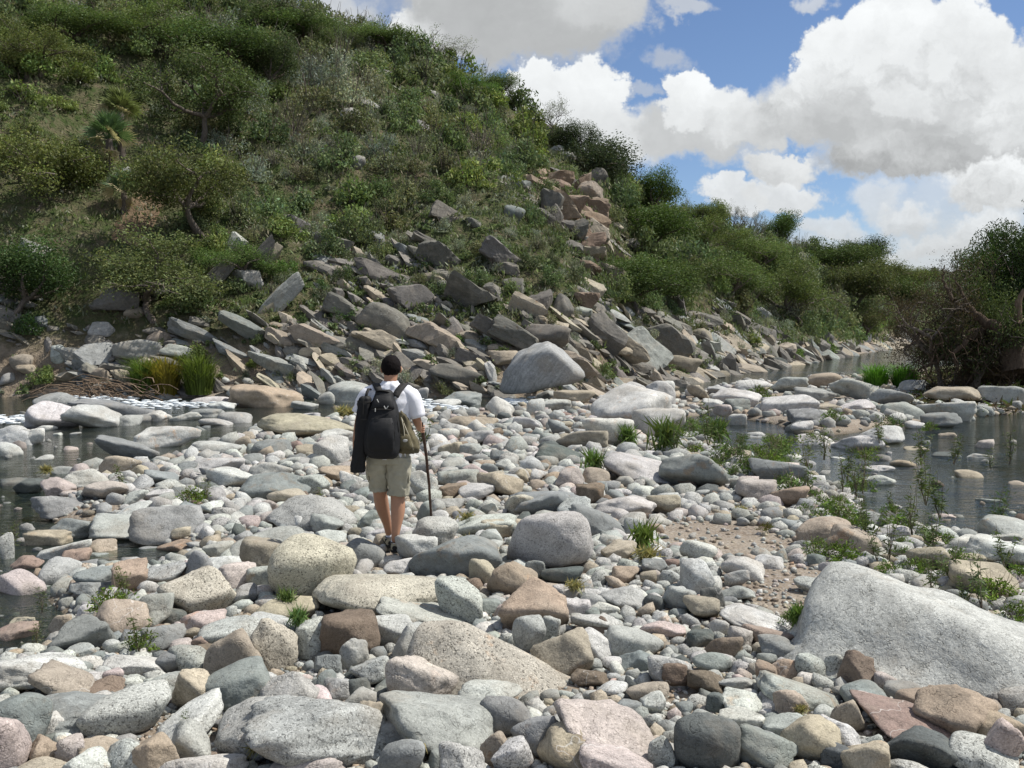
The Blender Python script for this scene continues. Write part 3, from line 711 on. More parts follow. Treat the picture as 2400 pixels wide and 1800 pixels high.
tile(800, 850, 2.765, [
 (1820,125,1980,220,'W','r'), (1990,120,2150,260,'W','m'), (1910,300,2200,460,'W','m'), (1590,360,1870,530,'W','m'), (1390,180,1620,270,'T','a'), (1275,180,1400,245,'K','a'), (595,235,760,300,'W','r'),
 (670,190,890,280,'S','m'), (950,220,1110,340,'W','m'), (1210,235,1310,330,'W','r'), (1300,240,1475,310,'W','r'), (700,355,990,420,'T','s'), (1350,370,1475,460,'S','m'), (1410,430,1700,560,'T','m'), (1286,530,1530,640,'D','a',12,dict(desc='dark jagged')),
 (791,435,970,520,'W','m'), (640,510,785,605,'T','m'), (451,705,610,870,'G','a'), (640,690,870,800,'K','a'), (790,655,950,760,'P','a',10), (901,710,1160,850,'T','m'), (1115,820,1530,960,'S','s',0),
 (1526,775,1690,920,'B','a',12,dict(emb=.6,desc='reddish brown blocky')), (1420,870,1610,1000,'G','m',-20), (1075,850,1255,975,'Y','m'), (910,915,1000,985,'D','r'), (590,870,790,940,'K','m'), (495,905,580,1010,'S','m',0,dict(emb=1.0)), (100,960,240,1075,'S','a'),
 (1405,680,1570,810,'P','m'), (1570,680,1725,800,'T','r'), (1675,865,2010,980,'W','m'), (1990,850,2180,960,'T','m'), (1000,625,1100,690,'W','m'), (910,655,1005,720,'S','m'), (975,565,1080,640,'S','m'), (770,525,900,610,'K','a'),
 (1115,690,1205,770,'T','m'), (650,780,800,870,'N','a'), (780,790,980,880,'W','m'), (1500,935,1830,1110,'S','m',20), (-60,125,200,260,'K','r',0,dict(emb=.6)), (490,160,560,240,'K','r'), (190,1060,440,1140,'W','m'), (370,1120,600,1290,'W','m'),
 (20,610,170,690,'O','m'), (0,700,130,790,'W','m'), (1700,610,1760,660,'P','m'), (1230,690,1330,760,'W','m'), (1110,350,1270,440,'W','m'), (470,1060,560,1120,'P','m'),
])
tile(1500, 400, 1.8433, [
 (110,1215,355,1350,'S','m',8), (155,1280,235,1355,'B','m'), (490,1250,700,1340,'S','m'), (426,1335,575,1415,'P','m'), (576,1362,715,1440,'O','m'), (740,875,870,935,'T','r'), (575,890,710,950,'W','m'),
 (841,900,1070,980,'K','m',6), (680,935,830,990,'K','m'), (330,945,505,1010,'W','m'), (425,905,565,945,'W','r'), (1010,945,1160,1010,'S','m'), (1120,905,1220,960,'W','m'), (1250,935,1450,1000,'T','m'), (1410,885,1550,950,'K','r'),
 (1480,930,1640,1050,'K','m',0,dict(emb=.6)), (1220,990,1420,1080,'W','m'), (1060,1000,1220,1090,'K','m'), (1231,1045,1370,1110,'S','m'), (545,970,750,1035,'W','m'), (650,1030,800,1090,'S','m'), (660,1080,740,1115,'W','m'),
 (690,1140,835,1190,'W','r'), (835,1140,1030,1205,'W','m'), (950,1100,1120,1180,'W','m'), (390,1050,455,1105,'W','r'), (40,910,140,995,'W','m'), (210,925,290,980,'T','a'), (1090,1250,1185,1285,'O','r'), (965,1275,1085,1305,'W','s'),
 (961,1310,1090,1365,'W','m'), (1370,1295,1470,1335,'T','r'), (1455,1160,1520,1205,'P','m'), (1275,1215,1375,1245,'D','m'), (1295,1130,1360,1155,'T','m'), (1270,1480,1360,1510,'P','m'), (1600,1340,1670,1370,'T','m'),
 (1420,1225,1510,1250,'K','s'), (280,985,370,1030,'W','m'), (375,985,470,1040,'S','m'), (320,1010,390,1055,'P','m'), (300,930,400,965,'K','m'), (1150,1190,1240,1215,'T','m'), (870,990,1000,1035,'W','m'), (770,1005,860,1040,'T','m'),
 (470,1130,560,1160,'W','m'), (620,1225,690,1250,'W','m'), (830,1235,900,1255,'W','m'), (1060,1440,1150,1470,'K','s'), (1150,1080,1220,1120,'W','m'), (1380,1050,1440,1085,'K','m'), (840,1390,930,1420,'W','s'), (1460,1420,1560,1440,'K','s'),
])
# hillside, cliff and far bank
tile(800, 100, 1.8433, [
 (935,1335,1140,1450,'T','a',12), (750,1210,970,1330,'H','m',8), (795,1080,925,1210,'H','a',-20,dict(emb=.6)), (910,1095,1000,1205,'H','m',24), (1050,1180,1220,1345,'H','s',36), (1195,1230,1395,1415,'K','s',38), (1100,960,1225,1045,'T','a',20),
 (100,1130,355,1290,'H','m',26), (880,650,1035,780,'N','a',30), (1025,660,1140,745,'N','a',14), (1040,620,1090,680,'N','a'), (1010,720,1145,830,'N','a',24), (980,770,1080,850,'N','a'), (1005,840,1125,890,'K','s',-4), (870,590,990,650,'N','s',10),
 (1060,895,1135,935,'T','a'), (940,470,1020,525,'K','r',14), (905,445,960,475,'W','m'), (1030,450,1110,500,'N','m',20), (1080,510,1145,560,'K','m'), (1095,560,1140,610,'D','a'), (1030,570,1060,620,'N','m'), (705,700,790,770,'S','r'), (90,810,190,900,'S','m',20),
 (260,335,375,380,'K','m'), (140,110,225,175,'K','r',20), (58,230,160,310,'K','a',30), (30,485,100,545,'K','r'), (625,860,695,920,'H','a',30), (640,935,770,1005,'H','s',20), (700,1015,785,1090,'H','a'), (615,1040,700,1110,'H','a',30),
 (835,350,905,420,'H','m',24), (730,245,790,280,'K','m'), (1225,845,1295,910,'H','a',34), (1380,1350,1540,1450,'T','m',10), (1515,1235,1600,1310,'T','m'), (1425,1290,1485,1345,'T','r'), (1490,1165,1640,1230,'H','a',10), (400,1380,620,1480,'H','m',20),
 (580,1180,740,1300,'H','s',34), (0,280,90,340,'K','r'), (350,208,415,235,'K','m'), (520,275,580,305,'K','m'), (0,80,90,130,'K','r'), (1120,1440,1280,1490,'T','a'), (1240,1310,1330,1370,'H','m'), (640,1330,760,1390,'T','m'), (500,1330,640,1400,'H','s',18),
 (880,690,950,760,'H','a',10), (930,760,1000,830,'H','a',20), (1150,1070,1230,1120,'W','a'), (1000,1140,1080,1190,'K','m'), (1100,850,1150,890,'N','a'), (1060,700,1150,790,'N','m',30), (820,1180,900,1240,'T','a'), (540,760,600,800,'H','s',16),
 (870,560,1000,650,'N','a'), (855,640,950,780,'H','a',10), (900,640,1040,790,'N','a',20), (1000,560,1075,690,'N','a',0), (1020,600,1130,700,'T','a',16), (1030,680,1150,770,'N','a',10), (1010,745,1155,840,'T','a',6), (950,760,1060,870,'H','a'),
 (1000,820,1135,905,'N','a'), (1045,880,1140,960,'T','a'), (1030,940,1120,1010,'N','a'), (1010,1020,1130,1110,'T','a',20), (1000,1080,1110,1170,'N','a'), (1040,500,1135,570,'N','a',14), (1075,540,1150,620,'H','a'), (880,700,960,810,'H','a',20), (960,850,1040,930,'H','a'),
], 'hill')
tile(0, 0, 1.8433, [
 (745,150,830,215,'K','m',30), (1210,230,1305,305,'K','r'), (90,1030,195,1125,'K','a',34), (980,1000,1070,1080,'W','a'), (1100,1060,1210,1190,'T','s',40), (1130,1270,1205,1360,'T','m',44), (325,1480,475,1595,'K','a',0), (505,1460,685,1550,'K','m',10),
 (640,1430,735,1500,'T','r'), (390,1390,495,1450,'X','m'), (395,1590,495,1659,'T','m',20), (740,1395,940,1480,'S','s',22), (920,1480,1060,1550,'S','s',26), (1150,1420,1260,1490,'T','s',14), (1100,1510,1300,1640,'K','a',34), (1255,1540,1340,1610,'X','a',20),
 (50,1530,135,1600,'T','r'), (225,1490,290,1570,'W','m'), (75,1575,160,1615,'T','m'), (470,720,590,800,'K','m'), (1570,1000,1659,1090,'S','a'), (1010,1150,1130,1260,'K','a',30), (150,1200,300,1250,'T','s'), (540,1320,620,1370,'T','m'), (700,1490,860,1560,'X','m',10),
 (820,1370,900,1410,'H','s',10), (0,1610,60,1659,'K','m'), (1420,330,1480,360,'K','m'), (340,1570,400,1610,'W','m'),
], 'hill')
tile(1400, 600, 3.16, [
 (690,540,840,660,'H','m',20), (550,630,640,720,'T','r'), (830,700,970,780,'T','m',20), (550,740,740,870,'T','m',24), (850,770,1020,850,'T','m',20), (470,830,690,920,'T','a',16), (1280,750,1400,830,'D','a'), (1400,770,1560,820,'T','s',10), (1140,380,1260,500,'X','a',34),
 (1170,520,1330,640,'H','m',24), (1580,540,1740,660,'H','m',24), (1920,590,2030,700,'X','a',-10), (810,430,915,520,'H','a'), (920,640,1050,720,'T','m',24), (1250,700,1340,750,'X','m'), (1340,680,1440,730,'H','m'), (960,850,1010,880,'W','m'), (640,650,710,700,'X','m'),
 (500,490,570,620,'T','a',60), (650,480,700,620,'T','a',70), (1580,660,1640,700,'X','m'), (2030,680,2070,700,'W','m'), (1960,690,2020,712,'W','m'), (2110,580,2160,630,'X','m'), (1560,780,1640,815,'X','m'), (740,790,900,890,'X','m',20), (0,400,130,520,'H','s',36), (0,500,200,700,'H','s',34), (180,570,490,850,'H','s',42,dict(emb=.4)),
], 'hill')
for x0, y0, x1, y1, rt, c_ in [(500, 520, 600, 640, 40, 'H'), (560, 600, 645, 700, 42, 'K'), (600, 470, 690, 530, 22, 'H'), (760, 560, 870, 620, 24, 'H'), (840, 600, 935, 680, 32, 'H'), (900, 520, 990, 590, 30, 'H'), (960, 600, 1065, 680, 30, 'H'), (700, 640, 805, 700, 22, 'H'),
                              (880, 690, 1005, 770, 28, 'T'), (1040, 520, 1135, 590, 32, 'H'), (620, 700, 730, 760, 20, 'T'), (1100, 640, 1205, 710, 28, 'T'), (930, 440, 1005, 490, 24, 'H'), (430, 560, 500, 640, 40, 'H'), (1060, 690, 1175, 765, 28, 'H'), (1380, 690, 1490, 785, 36, 'H'), (1280, 700, 1400, 790, 34, 'T'),
                              (200, 620, 300, 680, 12, 'H'), (300, 600, 390, 650, 14, 'H'), (470, 680, 600, 740, 18, 'S'), (760, 700, 860, 765, 26, 'T'), (680, 500, 760, 550, 24, 'H')]:
    dsp(x0, y0, x1, y1, c_, 'y' if rt > 20 else 'x', rt, 'hill', desc=('long tilted ' if rt > 26 else 'broken ') + WORD[c_] + ' ledge of')
print('hand rocks', len(REG))

# ---- loose stones: thousands, by size; the largest are things of their own
def in_poly(P, x, y):
    P = np.array(P, float); return poly_sd(P, x, y) > 0
SANDP = [[(1430, 1120), (1650, 1135), (1740, 1195), (1560, 1215), (1430, 1175)], [(1550, 1230), (1720, 1225), (1850, 1260), (1800, 1375), (1690, 1355), (1550, 1310)], [(1690, 1530), (1790, 1520), (1780, 1570), (1700, 1580)], [(1420, 1500), (1500, 1490), (1520, 1530), (1440, 1540)], [(1930, 1500), (2212, 1490), (2212, 1530), (1940, 1540)]]
VAR = [rock_shape(9000 + i, 2, 'rmmaaams'[i % 8]) for i in range(24)]
VARL = [rock_shape(9000 + i, 1, 'rmmaaams'[i % 8]) for i in range(24)]
VARH = [rock_shape(9100 + i, 2, 'xy'[i % 2]) for i in range(24)]
VARHL = [rock_shape(9100 + i, 1, 'xy'[i % 2]) for i in range(24)]
PROTO = [None] * 16
def proto_mesh(i):
    if PROTO[i] is None:
        P, Fc = rock_shape(9500 + i, 3, 'xyay'[i % 4]); PROTO[i] = mesh_from('stone', P, Fc, False, mats=(M_ROCK,))
    return PROTO[i]
KEYS = list('KWGSTPODBXR'); KW = np.array([.26, .22, .15, .14, .11, .045, .008, .03, .014, .06, .006]); KW = KW / KW.sum()
def scatter_bed():
    rs = np.random.RandomState(3)
    N = 90000
    py = 372 + 420 * rs.rand(N) ** .8
    px = rs.uniform(-90, 1115, N)
    dz = (384 - py) / F
    dx = (px - 512) / F
    dirz = -_sp + dz * _cp; diry = _cp + dz * _sp
    tt = -CH / dirz; x = dx * tt; y = diry * tt
    s = 1.9 + 8 * rs.rand(N) ** 4.2 + 2.2 * rs.rand(N)
    r = s * y / F
    ok = (y < 60) & (r > .012) & (r < .20)
    u_, yd = uy(x, y)
    ok &= (yd < tbl(Y0, u_) + .5) & ~((u_ > 930) & (yd > 36))
    x, y, r, px, py = x[ok], y[ok], r[ok], px[ok], py[ok]
    wsd = water_sd(x, y)
    keep = (wsd < .10) | (rs.rand(len(x)) < np.where(y > 20, .006, .014))
    sand = np.zeros(len(x), bool)
    for P in SANDP: sand |= in_poly(P, px / K, py / K)
    keep &= ~sand | ((rs.rand(len(x)) < .012) & (r < .05))
    x, y, r, px, py, wsd = [q[keep] for q in (x, y, r, px, py, wsd)]
    o = np.argsort(-r); x, y, r, px, py, wsd = [q[o] for q in (x, y, r, px, py, wsd)]
    occ = np.array(OCC)
    # clear of the placed stones
    blocked = np.zeros(len(x), bool)
    for ox, oy, oa, ob in occ:
        blocked |= ((x - ox) / (oa + r * .55)) ** 2 + ((y - oy) / (ob + r * .7)) ** 2 < 1
    x, y, r, px, py, wsd = [q[~blocked] for q in (x, y, r, px, py, wsd)]
    grid = {}; cs = .45; sel = []
    for i in range(len(x)):
        a, b, c = x[i], y[i], r[i]
        gi, gj = int(a // cs), int(b // cs); good = True
        for di in (-1, 0, 1):
            for dj in (-1, 0, 1):
                for (xx, yy_, rr) in grid.get((gi + di, gj + dj), ()):
                    if (xx - a) ** 2 + (yy_ - b) ** 2 < (.76 * (rr + c)) ** 2: good = False; break
                if not good: break
            if not good: break
        if good:
            grid.setdefault((gi, gj), []).append((a, b, c)); sel.append(i)
    sel = np.array(sel)
    return [q[sel] for q in (x, y, r, px, py, wsd)]
def stone_soup(name, x, y, z, r, wsd, rs, keyf, hi, euler=None, flat=(.5, .95), VH=None, VL=None, smooth=True, el=1.35, lift=.35):
    PV = []; PF = []; PC = []; PR = []; n = 0
    for i in range(len(x)):
        P, Fc = ((VH or VAR) if hi[i] else (VL or VARL))[rs.randint(24)]
        a = r[i] * rs.uniform(.85, el); b = r[i] * rs.uniform(.8, 1.1); c = r[i] * rs.uniform(*flat)
        if euler is None:
            M = np.array(Euler((rs.normal(0, .25), rs.normal(0, .25), rs.uniform(0, 6.28))).to_matrix())
        else: M = euler(i)
        Q = (P * (a, b, c)) @ M.T + (x[i], y[i], z[i] + c * lift)
        k = keyf(i); base, spk = PAL[k]
        j = rs.uniform(.86, 1.12) * (1 if wsd is None or wsd[i] < .05 else .62)
        col = np.empty((len(P), 4), np.float32); col[:, :3] = np.array(base) * j * rs.uniform(.97, 1.03, 3); col[:, 3] = spk
        PV.append(Q); PF.append(Fc + n); PC.append(col); PR.append(np.full(len(P), rs.rand(), np.float32)); n += len(P)
    V = np.concatenate(PV); Fc = np.concatenate(PF)
    me = mesh_from(name, V, Fc, smooth, col=np.concatenate(PC), mats=(M_STONES,))
    at = me.attributes.new('rnd', 'FLOAT', 'POINT'); at.data.foreach_set('value', np.concatenate(PR))
    o = link(name, me)
    print(name, len(x), 'stones', len(Fc), 'tris')
    return o
OCC.append(((391 - 512) / F * 8.8, 8.82, .26, .34)); OCC.append(((396 - 512) / F * 8.6, 8.5, .2, .25))
def do_bed():
    x, y, r, px, py, wsd = scatter_bed()
    rs = np.random.RandomState(8)
    z = height(x, y)
    z = np.where(wsd > .12, np.maximum(z, WZ - rs.uniform(.1, 1.1, len(x)) * r), z)
    s = r / y * F
    order = np.argsort(-s)
    nbig = 0
    for i in order[:nbig]:
        k = rs.choice(KEYS, p=KW)
        me = proto_mesh(rs.randint(16))
        o = link('river_stone', me, loc=(x[i], y[i], z[i] + r[i] * .25), rot=(rs.normal(0, .2), rs.normal(0, .2), rs.uniform(0, 6.28)),
                 scl=(r[i] * rs.uniform(.9, 1.35), r[i] * rs.uniform(.8, 1.05), r[i] * rs.uniform(.5, .85)))
        base, spk = PAL[k]; j = rs.uniform(.88, 1.1)
        o.color = (base[0] * j, base[1] * j, base[2] * j, spk)
        tag(o, cat='rock')
        sz = 'medium' if s[i] > 14 else 'small'
        REG.append((o, px[i], py[i], s[i] * 2, f"{sz} {WORD[k]} loose stone", 'stones on the river bed'))
    rest = order[nbig:]
    hi = s[rest] > 6.5
    keys = rs.choice(KEYS, size=len(rest), p=KW)
    o = stone_soup('loose_river_stones', x[rest], y[rest], z[rest], r[rest], wsd[rest], rs, lambda i: keys[i], hi)
    tag(o, 'countless small grey, white and pinkish river stones covering the gravel bar', 'river stones', kind='stuff')
    # gravel in every gap
    N = 15000
    py2 = 420 + 372 * rs.rand(N) ** .6; px2 = rs.uniform(-60, 1085, N)
    dz = (384 - py2) / F; tt = -CH / (-_sp + dz * _cp)
    gx = (px2 - 512) / F * tt; gy = (_cp + dz * _sp) * tt
    w2 = water_sd(gx, gy); kk = w2 < .3
    gx, gy, w2 = gx[kk], gy[kk], w2[kk]
    gr = np.clip(gy / F * rs.uniform(1.3, 3.6, len(gx)), .008, .05)
    gz = height(gx, gy)
    T8 = [rock_shape(9700 + i, 1, 'ma'[i % 2]) for i in range(8)]
    keys2 = rs.choice(list('KWGSTPOBX'), size=len(gx), p=[.22, .12, .1, .16, .18, .07, .06, .04, .05])
    global VARL
    sv_ = VARL; VARL = (T8 * 3)
    o = stone_soup('river_gravel', gx, gy, gz, gr, w2, rs, lambda i: keys2[i], np.zeros(len(gx), bool))
    VARL = sv_
    tag(o, 'fine mixed gravel lying on the sand between the larger stones', 'gravel', kind='stuff')
do_bed()

ROCKY = [[(-300, 700), (60, 560), (140, 590), (240, 640), (420, 690), (530, 650), (480, 500), (560, 480), (640, 560), (760, 560), (860, 500), (900, 440), (1040, 420), (1130, 380), (1170, 300), (1290, 300), (1330, 480), (1390, 560), (1300, 640), (1420, 690), (1560, 640), (1620, 700), (1640, 630), (1700, 690), (1760, 730), (1960, 735), (2010, 760), (1700, 830), (1450, 860), (-300, 900)]]
FOOT = [[(-300, 720), (120, 690), (400, 715), (560, 690), (720, 700), (900, 690), (1120, 720), (1330, 640), (1500, 720), (1640, 740), (1960, 745), (1990, 770), (1700, 840), (1450, 870), (-300, 900)]]
OUTC = [[(1160, 300), (1300, 310), (1330, 470), (1350, 560), (1240, 560), (1150, 420)]]
def do_hill_rocks():
    rs = np.random.RandomState(21)
    N = 60000
    u_ = rs.uniform(-60, 1000, N); f = rs.rand(N) ** 1.5
    y0, y1 = tbl(Y0, u_), tbl(Y1, u_)
    y = y0 * .94 - 1.2 + f * (y1 - y0 * .94) * .75; x = (u_ - 512) / F * y
    ok0 = (u_ < 960)
    x, y, u_ = x[ok0], y[ok0], u_[ok0]
    z = height(x, y); px, py = to_px(x, y, z)
    dx_, dy_ = px / K, py / K
    rk = in_poly(ROCKY[0], dx_, dy_); ft = in_poly(FOOT[0], dx_, dy_) | ((y < y0[ok0] + .4) & (px < 925)); oc = in_poly(OUTC[0], dx_, dy_)
    ft = ft & (water_sd(x, y) < .25)
    clump = fbm(np.stack([x * .22, y * .22, 0 * x], -1), 2)
    pr = np.where(ft, np.where(clump > -.25, 1.0, .10), np.where(oc, .16, np.where(rk, .35 * (clump > .2), .0)))
    k = rs.rand(len(x)) < pr
    x, y, z, px, py, ft, oc = [q[k] for q in (x, y, z, px, py, ft, oc)]
    s = 1.6 + 10 * rs.rand(len(x)) ** 4.5 + 1.3 * rs.rand(len(x))
    r = s * y / F
    o = np.argsort(-r); x, y, z, px, py, ft, oc, r, s = [q[o] for q in (x, y, z, px, py, ft, oc, r, s)]
    grid = {}; cs = 2.2; sel = []
    for i in range(len(x)):
        gi, gj, gk = int(x[i] // cs), int(y[i] // cs), int(z[i] // cs); good = True
        for di in (-1, 0, 1):
            for dj in (-1, 0, 1):
                for dk in (-1, 0, 1):
                    for (a, b, c_, rr) in grid.get((gi + di, gj + dj, gk + dk), ()):
                        if (a - x[i]) ** 2 + (b - y[i]) ** 2 + (c_ - z[i]) ** 2 < (.62 * (rr + r[i])) ** 2: good = False; break
                    if not good: break
                if not good: break
            if not good: break
        if good: grid.setdefault((gi, gj, gk), []).append((x[i], y[i], z[i], r[i])); sel.append(i)
        if len(sel) > 7500: break
    x, y, z, px, py, ft, oc, r, s = [q[np.array(sel)] for q in (x, y, z, px, py, ft, oc, r, s)]
    def key(i):
        if oc[i]: return rs.choice(list('NTHHN'))
        if ft[i]: return rs.choice(list('HHTHTHHSKH'))
        return rs.choice(list('HHHHTSD'))
    keys = [key(i) for i in range(len(x))]
    lf = px / K
    def eul(i):
        dip = R(rs.normal(32 if lf[i] > 430 else 18, 12))
        return np.array((Matrix.Rotation(rs.normal(0, .35), 3, 'Z') @ Matrix.Rotation(dip, 3, 'Y') @ Matrix.Rotation(rs.normal(.25, .25), 3, 'X')))
    s_ = r / y * F; order = np.argsort(-s_); nb = 120
    for i in order[:nb]:
        me = proto_mesh([3, 4, 5, 11, 12, 13, 6, 14][rs.randint(8)])
        o = link('broken_rock', me, loc=(x[i], y[i], z[i] - r[i] * .1))
        M = Matrix(eul(i).tolist()); o.rotation_euler = M.to_euler()
        o.scale = (r[i] * rs.uniform(1.0, 1.9), r[i] * .9, r[i] * rs.uniform(.3, .65))
        base, spk = PAL[keys[i]]; base = [q * .82 for q in base]; o.color = (*base, spk); tag(o, cat='rock')
        REG.append((o, px[i], py[i], s_[i] * 2, f"{'medium' if s_[i] > 11 else 'small'} {WORD[keys[i]]} tilted slab", 'broken slabs on the hillside'))
    rest = order[nb:]
    xs, ys, zs, rr = x[rest], y[rest], z[rest], r[rest]
    ks = [keys[i] for i in rest]; lf2 = lf[rest]
    def eul2(i):
        dip = R(rs.normal(32 if lf2[i] > 430 else 18, 14))
        return np.array((Matrix.Rotation(rs.normal(0, .5), 3, 'Z') @ Matrix.Rotation(dip, 3, 'Y') @ Matrix.Rotation(rs.normal(.25, .3), 3, 'X')))
    o = stone_soup('hillside_rubble', xs, ys, zs, rr * 1.1, None, rs, lambda i: ks[i], s_[rest] > 5, euler=eul2, flat=(.25, .65), VH=VARH, VL=VARHL, smooth=False, el=2.2, lift=-.05)
    tag(o, 'mass of broken grey and tan rubble covering the foot of the hill', 'rubble', kind='stuff')
do_hill_rocks()
# ------------------------------------------------------------------ vegetation
def leaves(P, size, rs, col, aspect=2.2, jit=.25, up=0.0, bright=None):
    """one four-cornered leaf per point"""
    n = len(P)
    d = rs.normal(size=(n, 3)); d[:, 2] = d[:, 2] * .7 + up; d /= np.linalg.norm(d, axis=1)[:, None]
    s = np.cross(d, rs.normal(size=(n, 3))); s /= np.linalg.norm(s, axis=1)[:, None]
    L = size * rs.uniform(.6, 1.4, n)[:, None]; W = L / aspect
    V = np.stack([P - d * L * .5, P + s * W * .5, P + d * L * .5, P - s * W * .5], 1).reshape(-1, 3)
    Fc = np.arange(4 * n).reshape(n, 4)
    k = rs.uniform(1 - jit, 1 + jit, (n, 1))
    if bright is not None: k = k * bright[:, None]
    hue = rs.normal(0, .07, (n, 1))
    c = np.array(col)[None] * k * np.concatenate([1 + hue, np.ones((n, 1)), 1 - hue], 1)
    return V, Fc, np.repeat(c, 4, 0)
def limb_tree(rs, h, spread, nl=4, levels=3, r0=.12, lean=(0, 0), droop=0.0, twist=.5):
    tubes = []; tips = []
    def grow(p, d, L, r, lv):
        n = 6; pts = [p]; q = p.copy(); dd = d.copy()
        for i in range(n):
            dd = dd + rs.normal(0, twist * .22, 3); dd[2] -= droop * .1 * (levels - lv); dd /= np.linalg.norm(dd)
            q = q + dd * L / n; pts.append(q.copy())
        tubes.append(tube(pts, np.linspace(r, r * .55, n + 1), 5 if lv < levels - 1 else 3))
        if lv >= levels: tips.extend(pts[2:]); return
        k = nl if lv == 0 else rs.randint(2, 4)
        for j in range(k):
            base = pts[-1] if (j == 0 or lv == 0) else pts[rs.randint(2, n)]
            a = rs.uniform(0, 6.28) if lv else (j + rs.uniform(-.3, .3)) * 6.28 / k
            out = np.array((math.cos(a), math.sin(a), 0))
            nd = dd * .55 + out * spread + np.array((0, 0, .35 if lv < 2 else .1)); nd /= np.linalg.norm(nd)
            grow(base, nd, L * rs.uniform(.65, .95), r * .58, lv + 1)
    grow(np.array((0., 0, -.2)), np.array((lean[0], lean[1], 1.0)), h * .26, r0, 0)
    return tubes, np.array(tips)
def foliage_on(tips, rs, n, rad, size, col, **kw):
    m = min(len(tips), 150)
    cen = tips[rs.choice(len(tips), m, replace=False)]
    sz_ = rs.uniform(.6, 1.5, m); pk = sz_ ** 2; k = rs.choice(m, size=n, p=pk / pk.sum())
    cb = rs.uniform(.6, 1.35, m)  # clump brightness in the leaf colour, painted shadow areas of the crown
    d = rs.normal(size=(n, 3)); d /= np.linalg.norm(d, axis=1)[:, None]
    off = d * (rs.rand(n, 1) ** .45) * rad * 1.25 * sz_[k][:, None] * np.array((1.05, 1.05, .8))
    low = np.where(off[:, 2] < 0, .85, 1.1)  # painted shading: leaf colour darker under each clump, lighter on top
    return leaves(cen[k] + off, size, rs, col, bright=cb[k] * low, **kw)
def blob_shrub(rs, n, col, size, w=1.0, h=1.0, clumps=14, rough=.45, aspect=2.2, up=.2, jit=.3):
    c = rs.normal(size=(clumps, 3)); c[:, 2] = np.abs(c[:, 2]); c /= np.linalg.norm(c, axis=1)[:, None]
    c *= rs.uniform(.35, .85, (clumps, 1)); c *= (w, w, h)
    cb = rs.uniform(.65, 1.35, clumps)
    k = rs.randint(clumps, size=n)
    d = rs.normal(size=(n, 3)); d /= np.linalg.norm(d, axis=1)[:, None]
    P = c[k] + d * (rs.rand(n, 1) ** .5) * rough * np.array((w, w, h * .8)) * rs.uniform(.6, 1.0, clumps)[k][:, None]
    P[:, 2] = np.maximum(P[:, 2], .02)
    return leaves(P, size, rs, col, aspect, bright=cb[k], up=up, jit=jit)
def twigs(rs, n, w, h, rad, col=None, sides=3, bend=.3, seg=4):
    out = []
    for i in range(n):
        a = rs.uniform(0, 6.28); e = rs.uniform(.25, 1.0)
        d = np.array((math.cos(a) * w * e, math.sin(a) * w * e, h * rs.uniform(.6, 1.1)))
        p0 = np.array((math.cos(a), math.sin(a), 0)) * rs.uniform(0, .15) * w
        s = np.linspace(0, 1, seg)[:, None]
        P = p0 + d * s + np.cumsum(rs.normal(0, bend * .08, (seg, 3)), 0)
        out.append(tube(P, np.linspace(rad, rad * .3, seg), sides))
    return out
def two_mat(name, L, T, mats):
    """leaves (quads with colour) + twigs in one mesh"""
    LV, LF, LC = L
    if T:
        TV, TF, _ = join(T)
        V = np.concatenate([LV, TV]); Fc = np.concatenate([LF, TF + len(LV)])
        C = np.concatenate([LC, np.ones((len(TV), 3))]); fm = np.concatenate([np.zeros(len(LF)), np.ones(len(TF))])
    else: V, Fc, C, fm = LV, LF, LC, np.zeros(len(LF))
    return mesh_from(name, V, Fc, False, col=C, mats=mats, fm=fm)

GREEN = (.118, .150, .058); BRIGHT = (.150, .195, .064); DARK = (.078, .106, .042); GREY = (.225, .245, .180); OLIVE = (.155, .168, .088); DRY = (.25, .225, .16); MID = (.130, .168, .074)
# trees: (trunk mesh, crown mesh), unit = metres, about 4 m wide
TREES = {}
def make_tree(kind, i):
    rs = np.random.RandomState(300 + i * 7 + hash_kind[kind])
    if kind == 'thorn': tb, tips = limb_tree(rs, 4.2, 1.0, 4, 4, .13, twist=.9); n, rad, sz, col = 15000, .36, .078, GREEN
    elif kind == 'dense': tb, tips = limb_tree(rs, 4.2, .75, 5, 3, .13, twist=.6); n, rad, sz, col = 15000, .44, .085, DARK
    elif kind == 'big': tb, tips = limb_tree(rs, 4.2, .75, 5, 4, .13, twist=.7); n, rad, sz, col = 34000, .26, .05, DARK
    elif kind == 'sparse': tb, tips = limb_tree(rs, 4.2, .7, 4, 4, .08, twist=.9); n, rad, sz, col = 2200, .22, .07, GREY
    elif kind == 'brown': tb, tips = limb_tree(rs, 4.2, 1.0, 5, 4, .11, twist=1.0); n, rad, sz, col = 14000, .36, .045, (.085, .07, .045)
    elif kind == 'dead': tb, tips = limb_tree(rs, 4.6, .8, 2, 3, .10, twist=1.5); n = 0
    V, Fc, _ = join(tb)
    tr = mesh_from('trunk', V, Fc, True, mats=(M_BARK,))
    cr = None
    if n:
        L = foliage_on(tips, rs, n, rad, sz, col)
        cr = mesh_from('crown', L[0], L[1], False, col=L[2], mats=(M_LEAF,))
    w = np.percentile(np.abs(tips[:, :2]), 92) * 2 + .5; hgt_ = tips[:, 2].max() + .3
    return tr, cr, w, hgt_
hash_kind = dict(thorn=0, dense=1000, sparse=2000, big=5000, brown=3000, dead=4000)
for kd, nn in (('thorn', 4), ('dense', 3), ('sparse', 2), ('brown', 2), ('dead', 2), ('big', 1)):
    TREES[kd] = [make_tree(kd, i) for i in range(nn)]
KNAME = dict(big='evergreen_tree', thorn='thorn_tree', dense='evergreen_tree', sparse='sparse_tree', brown='thorn_tree', dead='dead_tree')
